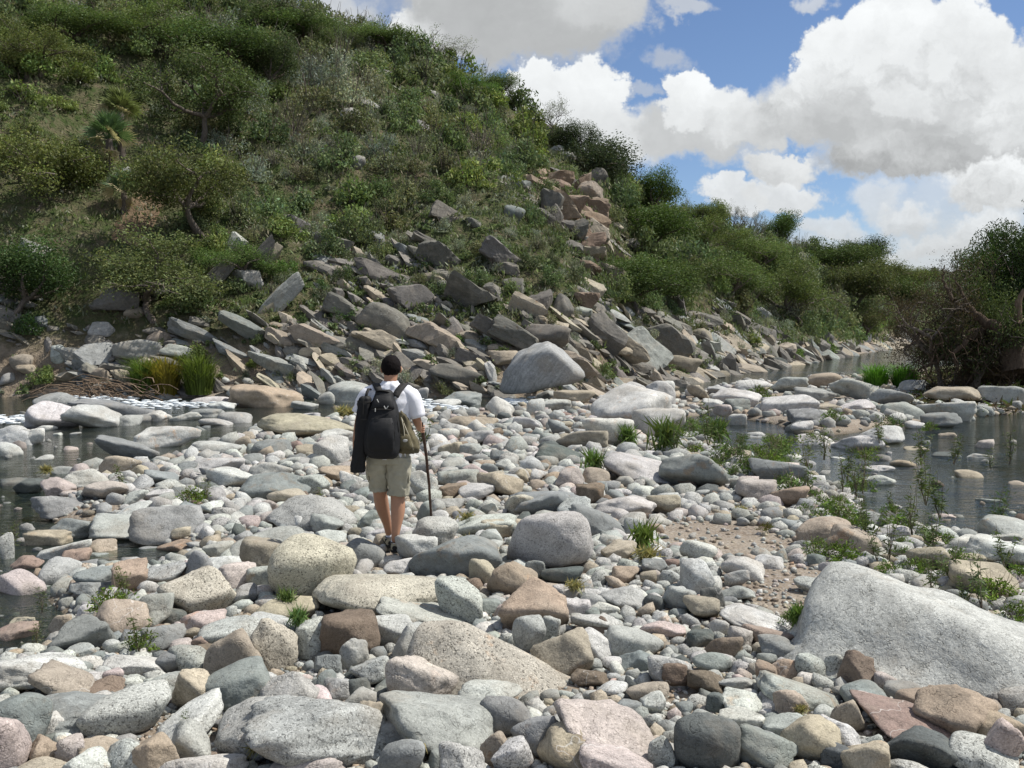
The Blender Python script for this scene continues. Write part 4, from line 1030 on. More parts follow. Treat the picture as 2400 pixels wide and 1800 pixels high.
KDESC = dict(big='dense dark green tree', thorn='spreading green thorn tree', dense='dense dark green tree', sparse='sparse pale-leaved small tree', brown='brownish half-bare thorny tree', dead='leafless dead tree')
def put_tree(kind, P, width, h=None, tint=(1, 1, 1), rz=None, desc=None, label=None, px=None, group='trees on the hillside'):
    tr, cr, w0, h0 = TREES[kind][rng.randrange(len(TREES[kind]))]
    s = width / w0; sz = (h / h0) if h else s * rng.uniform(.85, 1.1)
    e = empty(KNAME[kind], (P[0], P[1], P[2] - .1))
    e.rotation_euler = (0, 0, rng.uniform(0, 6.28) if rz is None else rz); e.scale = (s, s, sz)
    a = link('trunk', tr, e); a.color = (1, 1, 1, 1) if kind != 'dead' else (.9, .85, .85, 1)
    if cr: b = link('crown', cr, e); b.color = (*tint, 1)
    tag(e, cat='tree', group=group)
    q = px or to_px(P[0], P[1], P[2] + (h or width * .8) * .5)
    sp = width / P[1] * F
    szw = 'large' if sp > 75 else 'medium' if sp > 38 else 'small'
    if label: tag(e, label=label)
    else: REG.append((e, q[0], q[1], sp, f"{szw} {desc or KDESC[kind]}", group))
    return e
def tree_dsp(kind, x, yb, wd, hd=None, **kw):
    """display px: foot x, y; crown width; height"""
    g = None; y_ = yb
    while g is None: g = on_ground(x * K, y_ * K); y_ += 4
    if hd and y_ > yb + 4: hd += y_ - yb
    return put_tree(kind, g, wd * K / F * g[1], (hd * K / F * g[1]) if hd else None, px=(x * K, (yb - (hd or wd * .7) * .5) * K), **kw)
# shrubs
SHR = {}
def shrub_meshes():
    def mk(kind, i):
        rs = np.random.RandomState(700 + i + 50 * len(kind))
        m = (M_LEAF, M_BARK)
        if kind == 'green': return two_mat('green_shrub', blob_shrub(rs, 1500, MID, .12, 1, 1.0, 16), twigs(rs, 10, .7, .8, .02), m)
        if kind == 'bright': return two_mat('green_shrub', blob_shrub(rs, 1300, BRIGHT, .13, 1, .85, 14), twigs(rs, 8, .7, .8, .02), m)
        if kind == 'grey': return two_mat('grey_shrub', blob_shrub(rs, 1300, GREY, .10, 1, .9, 18, .4, 2.8, .5), twigs(rs, 16, .8, .95, .016), m)
        if kind == 'olive': return two_mat('olive_shrub', blob_shrub(rs, 1300, OLIVE, .11, 1, .9, 16, .42), twigs(rs, 14, .8, .9, .018), m)
        if kind == 'dry': return two_mat('dry_shrub', blob_shrub(rs, 450, DRY, .10, 1, .8, 14, .5, 3.5, .6), twigs(rs, 46, .95, 1.0, .013), m)
    for kd in ('green', 'bright', 'grey', 'olive', 'dry'): SHR[kd] = [mk(kd, i) for i in range(3)]
shrub_meshes()
SNAME = dict(green='green_shrub', bright='green_shrub', grey='grey_shrub', olive='olive_shrub', dry='dry_shrub')
SDESC = dict(green='leafy green shrub', bright='bright green shrub', grey='silvery grey-green shrub', olive='dull olive shrub', dry='twiggy half-dry shrub')
def put_shrub(kind, P, w, h=None, tint=None, label=None, desc=None, px=None, group='shrubs on the hillside'):
    o = link(SNAME[kind], SHR[kind][rng.randrange(3)], loc=(P[0], P[1], P[2] - .05), rot=(rng.uniform(-.12, .12), rng.uniform(-.12, .12), rng.uniform(0, 6.28)),
             scl=(w * .42, w * .42, (h or w * rng.uniform(.65, .95)) * .70))
    k = rng.uniform(.8, 1.35); tn = tint or (k * rng.uniform(.92, 1.08), k, k * rng.uniform(.9, 1.1))
    o.color = (*tn, 1); tag(o, cat='shrub')
    q = px or to_px(P[0], P[1], P[2] + w * .3); sp = w / P[1] * F
    szw = 'large' if sp > 42 else 'medium' if sp > 24 else 'small'
    if label: tag(o, label=label, group=group)
    else: REG.append((o, q[0], q[1], sp, f"{szw} {desc or SDESC[kind]}", group))
    return o

# ---- trees one can point at (2212 px view: foot x, foot y, crown width, height)
tree_dsp('thorn', 440, 318, 270, 225, tint=(.85, .9, .8), label='wide dark-limbed thorn tree right of the two fan palms, largest on the slope')
tree_dsp('dense', 470, 180, 190, 150, tint=(1.1, 1.2, 1)); tree_dsp('dense', 565, 205, 130, 150)
tree_dsp('thorn', 440, 505, 260, 190, tint=(1.05, .95, .85), label='olive thorn tree with gnarled bare roots above the pale rock steps')
tree_dsp('thorn', 80, 450, 280, 190, tint=(1.1, 1.0, .8), label='leaning brownish-green thorn tree at the left edge below the palms')
tree_dsp('thorn', 340, 690, 300, 210, tint=(1.35, 1.25, 1.3), desc='pale-leaved airy thorn tree'); tree_dsp('thorn', 520, 610, 160, 105, tint=(.9, 1.1, .8))
tree_dsp('dense', 20, 690, 230, 190, tint=(.8, 1, .8)); tree_dsp('dense', 190, 115, 200, 105, tint=(1.3, 1.35, 1.1)); tree_dsp('thorn', 60, 170, 200, 130, tint=(1.2, 1.1, 1))
tree_dsp('thorn', 330, 110, 200, 110, tint=(1.3, 1.35, 1.1)); tree_dsp('thorn', 600, 95, 190, 110, tint=(.7, .75, .8)); tree_dsp('dense', 650, 110, 150, 90, tint=(1.3, 1.4, 1.1)); tree_dsp('thorn', 700, 130, 120, 80)
tree_dsp('thorn', 1010, 225, 110, 70, tint=(.9, 1.2, .8)); tree_dsp('dense', 830, 120, 120, 70, tint=(1.4, 1.45, 1.2)); tree_dsp('dense', 1075, 210, 80, 55, tint=(1.5, 1.5, 1.4))
tree_dsp('dead', 748, 72, 70, 55, label='leafless dead tree on the skyline, left one of the pair'); tree_dsp('dead', 775, 70, 45, 52, label='leafless forked dead tree on the skyline, right one of the pair')
tree_dsp('sparse', 950, 122, 130, 75, label='airy pale shrub-like tree on the skyline right of the dead trees'); tree_dsp('sparse', 1205, 262, 80, 75, label='bare-branched pale tree on the skyline left of the round dark tree')
tree_dsp('sparse', 1310, 395, 60, 50)
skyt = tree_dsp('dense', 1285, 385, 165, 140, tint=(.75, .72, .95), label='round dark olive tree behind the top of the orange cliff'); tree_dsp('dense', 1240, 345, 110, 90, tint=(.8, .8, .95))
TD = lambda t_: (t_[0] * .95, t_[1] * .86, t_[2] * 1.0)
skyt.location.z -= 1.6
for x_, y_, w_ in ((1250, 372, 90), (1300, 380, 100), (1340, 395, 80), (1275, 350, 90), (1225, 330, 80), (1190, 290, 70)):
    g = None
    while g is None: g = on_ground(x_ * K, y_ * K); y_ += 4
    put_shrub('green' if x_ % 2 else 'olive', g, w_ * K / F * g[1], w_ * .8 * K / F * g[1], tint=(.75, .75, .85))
for a in [('dense', 1390, 470, 130, 110, (1.0, 1.25, .7)), ('dense', 1420, 560, 140, 120, (1, 1.25, .7)), ('dense', 1380, 680, 170, 125, (1, 1.2, .8)), ('dense', 1470, 680, 180, 130, (1.1, 1.25, .8)), ('thorn', 1580, 660, 180, 140, (.95, 1.15, .8)),
          ('thorn', 1730, 700, 200, 150, (1.0, 1.1, .8)), ('dense', 1700, 530, 100, 75, (1.1, 1.4, .8)), ('thorn', 1640, 600, 160, 110, (1.1, 1.3, .9)), ('thorn', 1830, 680, 170, 130, (.85, .85, .7)), ('dense', 1800, 620, 150, 110, (1, 1.15, .8)),
          ('dense', 1870, 560, 90, 50, (.7, .8, .8)), ('thorn', 1900, 640, 140, 100, (1.1, 1.1, .8)), ('dense', 1930, 700, 130, 100, (1, 1.1, .75)), ('thorn', 1860, 730, 120, 90, (.9, .85, .75)), ('dense', 1960, 640, 100, 70, (1.2, 1.3, .9)),
          ('sparse', 1590, 470, 60, 45, (1, 1, 1)), ('sparse', 1480, 450, 60, 40, (1, 1, 1)), ('sparse', 1640, 478, 50, 40, (1, 1, 1)), ('sparse', 1840, 545, 45, 30, (1, 1, 1)), ('thorn', 1530, 560, 150, 100, (1.2, 1.3, .9)), ('thorn', 1500, 500, 120, 70, (1.2, 1.3, 1))]:
    tree_dsp(a[0], a[1], a[2], a[3], a[4], tint=TD(a[5]))

# ---- the slope: shrubs, low scrub, tufts
def scatter_slope():
    rs = np.random.RandomState(77)
    N = 42000
    u_ = rs.uniform(-150, 1120, N)
    f = rs.rand(N)
    y0, y1 = tbl(Y0, u_), tbl(Y1, u_)
    y = y0 + .3 + f * (y1 - y0) * 1.06; x = (u_ - 512) / F * y
    z = height(x, y); px, py = to_px(x, y, z)
    keep = (py > -60)
    x, y, z, px, py, u_ = [q[keep] for q in (x, y, z, px, py, u_)]
    dx_, dy_ = px / K, py / K
    rk = in_poly(ROCKY[0], dx_, dy_); ft = in_poly(FOOT[0], dx_, dy_); oc = in_poly([(1170, 310), (1290, 320), (1320, 480), (1330, 560), (1250, 560), (1160, 420)], dx_, dy_)
    soil = in_poly([(300, 375), (385, 380), (360, 420), (330, 450), (300, 430)], dx_, dy_)
    pr = np.where(ft, .22, np.where(oc, .04, np.where(rk, .40, 1.0))); pr = np.where(soil, .05, pr)
    for qx, qy in ((262, 232), (237, 290), (268, 405)):
        g = on_ground(qx * K, (qy + 55) * K); pr = np.where((np.abs(x - g[0]) < 2.6) & (y < g[1] + 1.5) & (y > g[1] - 7), 0, pr)
    # strong density in the far wood, lighter near
    k = rs.rand(len(x)) < pr
    x, y, z, px, py, u_, rk = [q[k] for q in (x, y, z, px, py, u_, rk)]
    spx = rs.uniform(16, 46, len(x)) * np.where(rs.rand(len(x)) < .15, 1.5, 1)          # width in px
    spx = np.where(rk, spx * .6, spx)
    w = spx / F * y; w = np.clip(w, .5, 5.5)
    o = np.argsort(-w + rs.normal(0, .3, len(w))); grid = {}; cs = 3.0; sel = []
    for i in o:
        gi, gj = int(x[i] // cs), int(y[i] // cs); good = True
        for di in (-1, 0, 1):
            for dj in (-1, 0, 1):
                for (a, b, rr) in grid.get((gi + di, gj + dj), ()):
                    if (a - x[i]) ** 2 + (b - y[i]) ** 2 < (.27 * (rr + w[i])) ** 2: good = False; break
                if not good: break
            if not good: break
        if good: grid.setdefault((gi, gj), []).append((x[i], y[i], w[i])); sel.append(i)
    sel = np.array(sel)
    x, y, z, px, py, w, u_, rk = [q[sel] for q in (x, y, z, px, py, w, u_, rk)]
    print('slope shrubs', len(x))
    zone = fbm(np.stack([x * .09, y * .09, 0 * x + 4], -1), 3)
    kinds = []
    for i in range(len(x)):
        right = px[i] > 600
        q = zone[i] + rs.normal(0, .45)
        if rk[i]: kinds.append(rs.choice(['grey', 'olive', 'grey', 'green', 'green']))
        elif right: kinds.append('green' if q > .0 else 'bright' if rs.rand() < .2 else 'grey' if rs.rand() < .5 else 'olive')
        elif q > .45: kinds.append('bright')
        elif q > 0: kinds.append('green')
        elif q > -.35: kinds.append('olive')
        elif q > -.8: kinds.append('grey')
        else: kinds.append('dry')
    sp = w / y * F
    vis = (px > -20) & (px < 1044) & (py > -20)
    cnt = {}
    order = np.argsort(-sp)
    rest = []
    for i in order:
        k = kinds[i]; nm = SNAME[k]
        if vis[i] and cnt.get(nm, 0) < 240:
            cnt[nm] = cnt.get(nm, 0) + 1
            put_shrub(k, (x[i], y[i], z[i]), w[i])
        else: rest.append(i)
    print(cnt, 'rest', len(rest))
    # the smaller ones and what lies between them: one mass of scrub
    parts = []
    for i in rest[:2200]:
        c = dict(green=MID, bright=BRIGHT, grey=GREY, olive=OLIVE, dry=DRY)[kinds[i]]
        L = blob_shrub(rs, 120 if sp[i] < 22 else 220, np.array(c) * rs.uniform(.75, 1.2), .10 * max(1.2, w[i] * .9), w[i] * .42, w[i] * .45, 7, .42 * 1.0)
        # blob_shrub works in units of w; leaf size is absolute
        parts.append((L[0] + (x[i], y[i], z[i]), L[1], L[2]))
    V, Fc, C = join(parts)
    o = link('hillside_scrub', mesh_from('hillside_scrub', V, Fc, False, col=C, mats=(M_LEAF,)))
    tag(o, 'low mixed green and grey scrub filling the hillside between the larger shrubs', 'scrub', kind='stuff')
    print('scrub tris', len(Fc) * 2)
scatter_slope()
def tufts():
    rs = np.random.RandomState(91)
    N = 15000
    u_ = rs.uniform(-60, 1050, N); f = rs.rand(N) ** 1.2
    y0, y1 = tbl(Y0, u_), tbl(Y1, u_)
    y = y0 + .2 + f * (y1 - y0) * .9; x = (u_ - 512) / F * y
    z = height(x, y); px, py = to_px(x, y, z)
    ft = in_poly(FOOT[0], px / K, py / K)
    soil = in_poly([(300, 375), (385, 380), (360, 420), (330, 450), (300, 430)], px / K, py / K)
    k = (~ft | (rs.rand(N) < .06)) & (py > -30) & ~soil & (y < 130)
    x, y, z = x[k], y[k], z[k]
    n = len(x); m = 9
    cols = np.array([GREEN, BRIGHT, GREY, OLIVE, DRY, MID, MID, OLIVE])
    ci = rs.randint(len(cols), size=n)
    P = np.repeat(np.stack([x, y, z], 1), m, 0); sc = np.repeat(y / 45, m)
    P = P + rs.normal(0, .22, (n * m, 3)) * np.array((1, 1, .35)) * sc[:, None] + np.array((0, 0, .14)) * sc[:, None]
    d = rs.normal(0, .6, (n * m, 3)); d[:, 2] = np.abs(d[:, 2]) + .6; d /= np.linalg.norm(d, axis=1)[:, None]
    s = np.cross(d, rs.normal(size=d.shape)); s /= np.linalg.norm(s, axis=1)[:, None]
    L = (rs.uniform(.10, .30, (n * m, 1))) * sc[:, None]; W = L * .34
    V = np.stack([P - d * L * .5, P + s * W * .5, P + d * L * .5, P - s * W * .5], 1).reshape(-1, 3)
    C = np.repeat(cols[ci], m, 0) * rs.uniform(.6, 1.3, (n * m, 1)); C = np.repeat(C, 4, 0)
    o = link('hillside_grass', mesh_from('hillside_grass', V, np.arange(4 * n * m).reshape(-1, 4), False, col=C, mats=(M_LEAF,)))
    tag(o, 'tufts of grass and low herbs growing all over the slope', 'grass', kind='stuff')
tufts()
# bare ochre soil above the olive thorn tree
def soil_patch():
    g = on_ground(335 * K, 415 * K); s = g[1] / F
    n = 26; P = []; Q = []
    for i in range(n):
        for j in range(n):
            a, b = (i / (n - 1) - .5) * 2, (j / (n - 1) - .5) * 2
            X_, Y_ = g[0] + a * 36 * K * s, g[1] + b * 3.4
            e = 1 - (a * a + b * b) + .5 * vnoise(np.array((a * 3, b * 3, 1.)))
            P.append((X_, Y_, hgt(X_, Y_) + .16 * min(max(e, -1), .35) + .03))
            if i < n - 1 and j < n - 1: Q.append((i * n + j, (i + 1) * n + j, (i + 1) * n + j + 1, i * n + j + 1))
    o = link('bare_earth', mesh_from('bare_earth', P, Q, True, mats=(M_SOIL,))); tag(o, kind='structure')
soil_patch()

# ---- fan palms
def palm_parts():
    rs = np.random.RandomState(5)
    def frond(seed, n=15):
        r2 = np.random.RandomState(seed); V = []; Fc = []; C = []
        st = tube([(0, 0, 0), (.25, 0, .02), (.55, 0, 0)], (.02, .016, .012), 3)
        for i in range(n):
            a = (i / (n - 1) - .5) * 2.7; L = .85 * (1 - .25 * abs(a) / 1.35) * r2.uniform(.75, 1.15)
            b = np.array((.5, 0, 0)); d = np.array((math.cos(a), math.sin(a), .0)); pz = np.array((-d[1], d[0], 0)) * .034
            tip = b + d * L + np.array((0, 0, -.12 * L)); md = b + d * L * .55 + np.array((0, 0, .03))
            k = len(V); V += [b, md + pz, tip, md - pz]; Fc.append((k, k + 1, k + 2, k + 3)); C += [np.array((1, 1, 1.)) * r2.uniform(.8, 1.2)] * 4
        V = np.concatenate([np.array(V), st[0]]); Fc = np.concatenate([np.array(Fc), st[1] + len(C)]); C = np.concatenate([np.array(C), np.full((len(st[0]), 3), .9)])
        return mesh_from('frond', V, Fc, False, col=C, mats=(M_LEAF,))
    return [frond(i) for i in range(3)]
FR = palm_parts()
PT = mesh_from('trunk', *tube([(0, 0, -.4), (.03, 0, .4), (0, .02, 1.0)], (.2, .17, .14), 9), mats=(M_BARK,))
def palm(x, y, wd, label, tint=(1, 1, 1), skirt=18, tall=1.0):
    g = on_ground(x * K, (y + wd * .55 * tall) * K); s = wd * K / F * g[1] / 2.1
    e = empty('fan_palm', g); e.scale = (s, s, s); tag(e, label, 'palm', 'fan palms on the slope')
    tk = link('trunk', PT, e, scl=(1, 1, tall))
    for i in range(30 + skirt):
        live = i >= skirt
        o = link('frond', FR[i % 3], e)
        q = (i - skirt) / 30 if live else -rng.uniform(.75, 1.35)
        pitch = q * 1.5 + (.0 if live else 0) + rng.uniform(-.12, .12)
        o.location = (0, 0, tall * .98 + .05 * q)
        o.rotation_euler = Euler((rng.uniform(-1.1, 1.1), -pitch, i * 2.4 + rng.uniform(-.2, .2)))
        k = rng.uniform(.75, 1.2)
        if live and q > .12: o.color = (.13 * k * tint[0], .175 * k * tint[1], .08 * k * tint[2], 1)
        else:
            o.color = (.50 * k, .42 * k, .26 * k, 1); o['label'] = 'dry straw-coloured frond'
        sc = 1.0 if live else .75
        o.scale = (sc, sc, sc)
palm(262, 232, 100, 'fan palm with straw-coloured dead skirt, upper right of the palm pair', (1.25, 1.1, .9), 30, 2.0)
palm(237, 290, 108, 'dark green fan palm with hanging dry fronds, front one of the palm pair', (.8, .95, .9), 28, 1.6)
palm(268, 405, 85, 'bluish small fan palm low on the slope beside the bare ochre earth', (1.0, 1.1, 1.3), 12, 1.2)

# ---- right bank: uprooted thorny tree, dark tree, roots
def bank_tree():
    rs = np.random.RandomState(41)
    # dark tree at the edge of the view
    for kd, x, yb, wd, hd, tn, lb in [('big', 2185, 790, 230, 330, (.75, .9, .65), None), ('big', 2260, 760, 260, 330, (.6, .75, .55), None), ('big', 2240, 800, 310, 400, (.62, .72, .55), 'tall black-green tree leaning in at the right edge of the view'), ('big', 2190, 760, 190, 190, (1.0, 1.2, .8), None),
                                      ('brown', 2040, 815, 210, 270, (.9, .85, .8), 'tangled brown half-bare thorn bush at the water beside the dark tree'), ('brown', 2110, 822, 250, 300, (.8, .8, .75), 'dark brown twiggy thorn tree in front of the dark tree'),
                                      ('thorn', 2090, 800, 200, 240, (.6, .62, .55), None)]:
        D = 31.0 if x < 2150 else 34
        px_ = x * K; d = ray(px_, yb * K); P = d / d[1] * D; z = hgt(P[0], P[1])
        w_, h_ = wd * K / F * D, (CH - z + (331 - (yb - hd) * K) / F * D)
        put_tree(kd, (P[0], P[1], z), w_, h_, tint=tn, label=lb, px=(px_, (yb - hd / 2) * K), group='trees on the right bank')
    # pale bleached dead trunk and root plate
    D = 30.0
    def W(x, y, dd=0): d = ray(x * K, y * K); p = d / d[1] * (D + dd); return np.array((p[0], p[1], CH + p[2] ))
    e = empty('fallen_tree', W(2195, 800)); e.location.z = hgt(e.location.x, e.location.y)
    tag(e, 'undercut dead tree with exposed roots and long limbs reaching over the water', 'tree', 'trees on the right bank')
    o0 = np.array(e.location[:])
    tb = []
    for pts, r in [([(2200, 800), (2190, 740), (2150, 705), (2120, 690), (2090, 668), (2060, 650)], (.5, .4, .2, .13, .09, .05)), ([(2150, 712), (2120, 715), (2080, 720), (2040, 728), (2010, 740)], (.16, .12, .09, .06, .03)),
                   ([(2060, 650), (2045, 625), (2035, 600), (2040, 575)], (.06, .05, .035, .02)), ([(2110, 690), (2080, 640), (2065, 600)], (.09, .06, .02)), ([(2120, 715), (2070, 745), (2020, 780), (1985, 800)], (.12, .08, .05, .03)), ([(2090, 735), (2060, 765), (2070, 800)], (.08, .05, .03))]:
        n = len(pts); dd = rs.uniform(-.5, .5)
        P = np.array([W(a, b, dd + i * .15) for i, (a, b) in enumerate(pts)]) - o0
        P2 = np.stack([np.interp(np.linspace(0, n - 1, n * 4), range(n), P[:, c]) for c in range(3)], 1) + rs.normal(0, .025, (n * 4, 3))
        tb.append(tube(P2, np.interp(np.linspace(0, n - 1, n * 4), range(n), r), 7))
    V, Fc, _ = join(tb); t1 = link('trunk', mesh_from('trunk', V, Fc, True, mats=(M_BARK,)), e); t1.color = (.55, .48, .42, 1)
    tb = []
    P = np.array([W(2205, 715, -.3), W(2198, 680, -.3), W(2200, 650, -.3), W(2212, 625, -.3)]) - o0
    tb.append(tube(P, (.16, .13, .1, .05), 8)); P = np.array([W(2200, 700, -.5), W(2212, 690, -.5), W(2225, 720, -.5)]) - o0; tb.append(tube(P, (.09, .08, .06), 6))
    V, Fc, _ = join(tb); t2 = link('broken_limb', mesh_from('broken_limb', V, Fc, True, mats=(M_BARK,)), e); t2.color = (1.1, .95, .8, 1)
    # hanging roots
    tb = []
    for i in range(90):
        a = W(rs.uniform(1980, 2230), rs.uniform(710, 790), rs.uniform(-.6, 1.2)) - o0
        d = rs.normal(0, .35, 3); d[2] = -abs(d[2]) - .35
        s_ = np.linspace(0, 1, 6)[:, None]; tb.append(tube(a + d * s_ * rs.uniform(.5, 1.6) + np.cumsum(rs.normal(0, .05, (6, 3)), 0), np.linspace(.022, .006, 6), 3))
    V, Fc, _ = join(tb); t3 = link('roots', mesh_from('roots', V, Fc, True, mats=(M_BARK,)), e); t3.color = (.5, .42, .36, 1)
    # the earth the roots hold
    P_, F_ = rock_shape(777, 5, 'm'); C_ = W(2250, 775, 2.2)
    P_ = P_ * (2.6, 1.6, 1.25) + .12 * fbm(P_ * 5, 4)[:, None] * P_
    eb = link('earth_bank', mesh_from('earth_bank', P_, F_, True, mats=(M_BANK,)), loc=(C_[0], C_[1], 0.75)); tag(eb, kind='structure')
def _mb():
    m, t = new_mat('root_bound_earth'); pos = t.n('ShaderNodeNewGeometry').outputs['Position']
    b = t.noise(pos, 5, 6, .75); c = t.mix(t.mr(b, .35, .65), (.03, .022, .015, 1), (.11, .08, .055, 1))
    finish(t, bsdf(t, c, .95, bump(t, b, 1, .2), .1)); return m
M_BANK = _mb()
bank_tree()

# ---- river-side herbs
def herb_meshes():
    out = {}
    for nm, seed, n, h, w, sz, col, asp in [('clump', 1, 420, .26, .30, .055, (.095, .15, .032), 3.2), ('clump2', 2, 380, .3, .32, .06, (.085, .13, .04), 3.6), ('tall', 3, 120, .75, .16, .085, (.075, .10, .045), 5.0), ('tall2', 4, 90, .62, .14, .075, (.085, .105, .05), 5.0), ('grass', 5, 130, .42, .14, .30, (.10, .15, .05), 14.0)]:
        rs = np.random.RandomState(seed)
        if nm.startswith('clump'):
            L = blob_shrub(rs, n, col, sz, w, h, 22, .38, asp, .7); T = twigs(rs, 22, w * .9, h, .004)
        elif nm.startswith('tall'):
            T = []; PP = []
            for i in range(4):
                a = rs.uniform(0, 6.28); d = np.array((math.cos(a) * w * rs.uniform(.2, 1), math.sin(a) * w * rs.uniform(.2, 1), h * rs.uniform(.6, 1))); s_ = np.linspace(0, 1, 7)[:, None]
                P = d * s_ + np.cumsum(rs.normal(0, .008, (7, 3)), 0); T.append(tube(P, np.linspace(.006, .002, 7), 3))
                q = rs.uniform(.15, 1, n // 4)[:, None]; PP.append(d * q + rs.normal(0, .03, (n // 4, 3)))
            L = leaves(np.concatenate(PP), sz, rs, col, asp, up=.5)
        else:
            P = rs.normal(0, w * .4, (n, 3)); P[:, 2] = rs.uniform(.08, .22, n); L = leaves(P, sz, rs, col, asp, up=1.6); T = []
        out[nm] = two_mat('riverside_herb', L, T, (M_LEAF, M_BARK))
    return out
HERB = herb_meshes()
HW = dict(clump=.75, clump2=.8, tall=.5, tall2=.45, grass=.4); HH = dict(clump=.42, clump2=.46, tall=.78, tall2=.64, grass=.4)
HD = dict(clump='low leafy green herb clump', clump2='loose green herb clump', tall='tall thin leafy stems', tall2='thin willow-like stems', grass='tuft of upright grass')
def herb(kind, x, yb, wd, tint=(1, 1, 1), hs=1.0, label=None, z=None):
    p = at_z(x * K, yb * K, .02); g = hgt(p[0], p[1]); p = at_z(x * K, yb * K, max(g, WZ))
    wd *= 1.3; w_ = wd * K / F * p[1]; s = w_ / HW[kind]; p = p + np.array((0, 0, .05))
    o = link('riverside_herb' if kind != 'grass' else 'grass_tuft', HERB[kind], loc=p, rot=(rng.uniform(-.08, .08), rng.uniform(-.08, .08), rng.uniform(0, 6.28)), scl=(s, s, s * hs * (.72 if kind.startswith('tall') else 1)))
    o.color = (*tint, 1); tag(o, cat='plant')
    sp = wd * K; szw = 'large' if sp > 42 else 'medium' if sp > 24 else 'small'
    if label: tag(o, label=label, group='plants on the river bed')
    else: REG.append((o, x * K, yb * K, sp, f"{szw} {HD[kind]}", 'plants on the river bed'))
for a in [('clump', 415, 1092, 85), ('clump', 240, 1330, 120), ('clump', 310, 1412, 95), ('tall', 300, 1425, 80), ('tall', 265, 1060, 45), ('tall2', 30, 1200, 50), ('tall2', 90, 1340, 50), ('tall2', 80, 1410, 45), ('tall', 392, 1610, 50), ('tall2', 445, 1090, 40), ('tall', 270, 1300, 60),
          ('grass', 1357, 968, 45), ('grass', 1440, 980, 70), ('clump2', 1575, 1000, 110), ('clump2', 1690, 985, 100), ('clump', 1650, 1012, 90), ('tall', 1530, 970, 60), ('clump2', 1715, 1075, 120), ('clump2', 1800, 1125, 110), ('clump', 1850, 1142, 80), ('clump2', 1870, 1000, 75),
          ('tall', 1900, 970, 60), ('tall', 1990, 1010, 70), ('clump2', 1800, 915, 70), ('clump2', 1930, 925, 60), ('tall', 2000, 1100, 90), ('tall', 2030, 1130, 80), ('tall2', 1970, 1175, 90), ('tall', 1880, 1190, 90), ('clump', 1810, 1220, 110), ('clump2', 1760, 1205, 90), ('clump', 2060, 1225, 80),
          ('clump', 2150, 1300, 120), ('clump', 2195, 1350, 100), ('tall', 2120, 1330, 90), ('clump', 1705, 1360, 60), ('grass', 1725, 1368, 50), ('tall2', 2180, 1010, 60), ('clump2', 1640, 862, 70), ('tall', 1290, 1035, 40), ('grass', 1280, 1030, 50), ('tall', 918, 975, 70),
          ('tall', 2150, 1150, 80), ('clump2', 2010, 935, 50), ('clump', 1640, 990, 70), ('tall2', 1780, 1000, 60), ('tall', 1600, 1010, 60), ('grass', 620, 1330, 45), ('grass', 645, 1370, 45), ('tall2', 690, 1125, 50), ('tall2', 1010, 1160, 40), ('grass', 1390, 1200, 60), ('tall', 2170, 1240, 80), ('clump', 1920, 1250, 70),
          ('clump', 1500, 985, 60), ('clump2', 1455, 950, 60), ('tall', 2060, 1010, 60), ('tall2', 1740, 1040, 70), ('tall', 1830, 1050, 70), ('clump', 2040, 1180, 60), ('clump', 1990, 1240, 60), ('clump', 2205, 1260, 80), ('tall2', 2140, 1020, 40), ('clump', 1690, 1050, 60), ('clump2', 1760, 960, 60), ('grass', 1550, 960, 50)]:
    k = rng.uniform(.8, 1.15); herb(*a, tint=(1.25 * k * rng.uniform(.95, 1.1), 1.25 * k, k * rng.uniform(.8, 1.2)))
for i in range(46):
    q = rng.random(); x_ = 1500 + 520 * q + rng.uniform(-60, 60); y_ = 945 + 300 * q ** 1.3 + rng.uniform(-45, 45)
    k = rng.uniform(.9, 1.3); herb(rng.choice(['clump', 'clump2', 'clump2', 'tall', 'tall2', 'clump2']), x_, y_, rng.uniform(40, 85), tint=(1.2 * k, 1.2 * k, k))
for i in range(12):
    k = rng.uniform(.9, 1.3); herb(rng.choice(['clump', 'clump2', 'tall']), rng.uniform(1960, 2212), rng.uniform(1200, 1330), rng.uniform(50, 90), tint=(1.2 * k, 1.2 * k, k))
herb('clump', 1762, 1318, 55, (1.5, .9, .9)); herb('clump', 1652, 1155, 45, (1.3, .8, .8))
for a in [(1010, 1200, 50), (1050, 1215, 45), (700, 1310, 40), (1395, 1225, 55), (560, 1650, 60), (900, 1650, 50), (1010, 1140, 40), (1240, 1290, 40), (1600, 1120, 30), (1730, 1560, 30), (960, 1380, 30), (100, 1030, 30), (742, 905, 40), (760, 905, 30)]:
    herb('grass', *a, tint=(3.0, 1.75, 2.2), hs=.6)
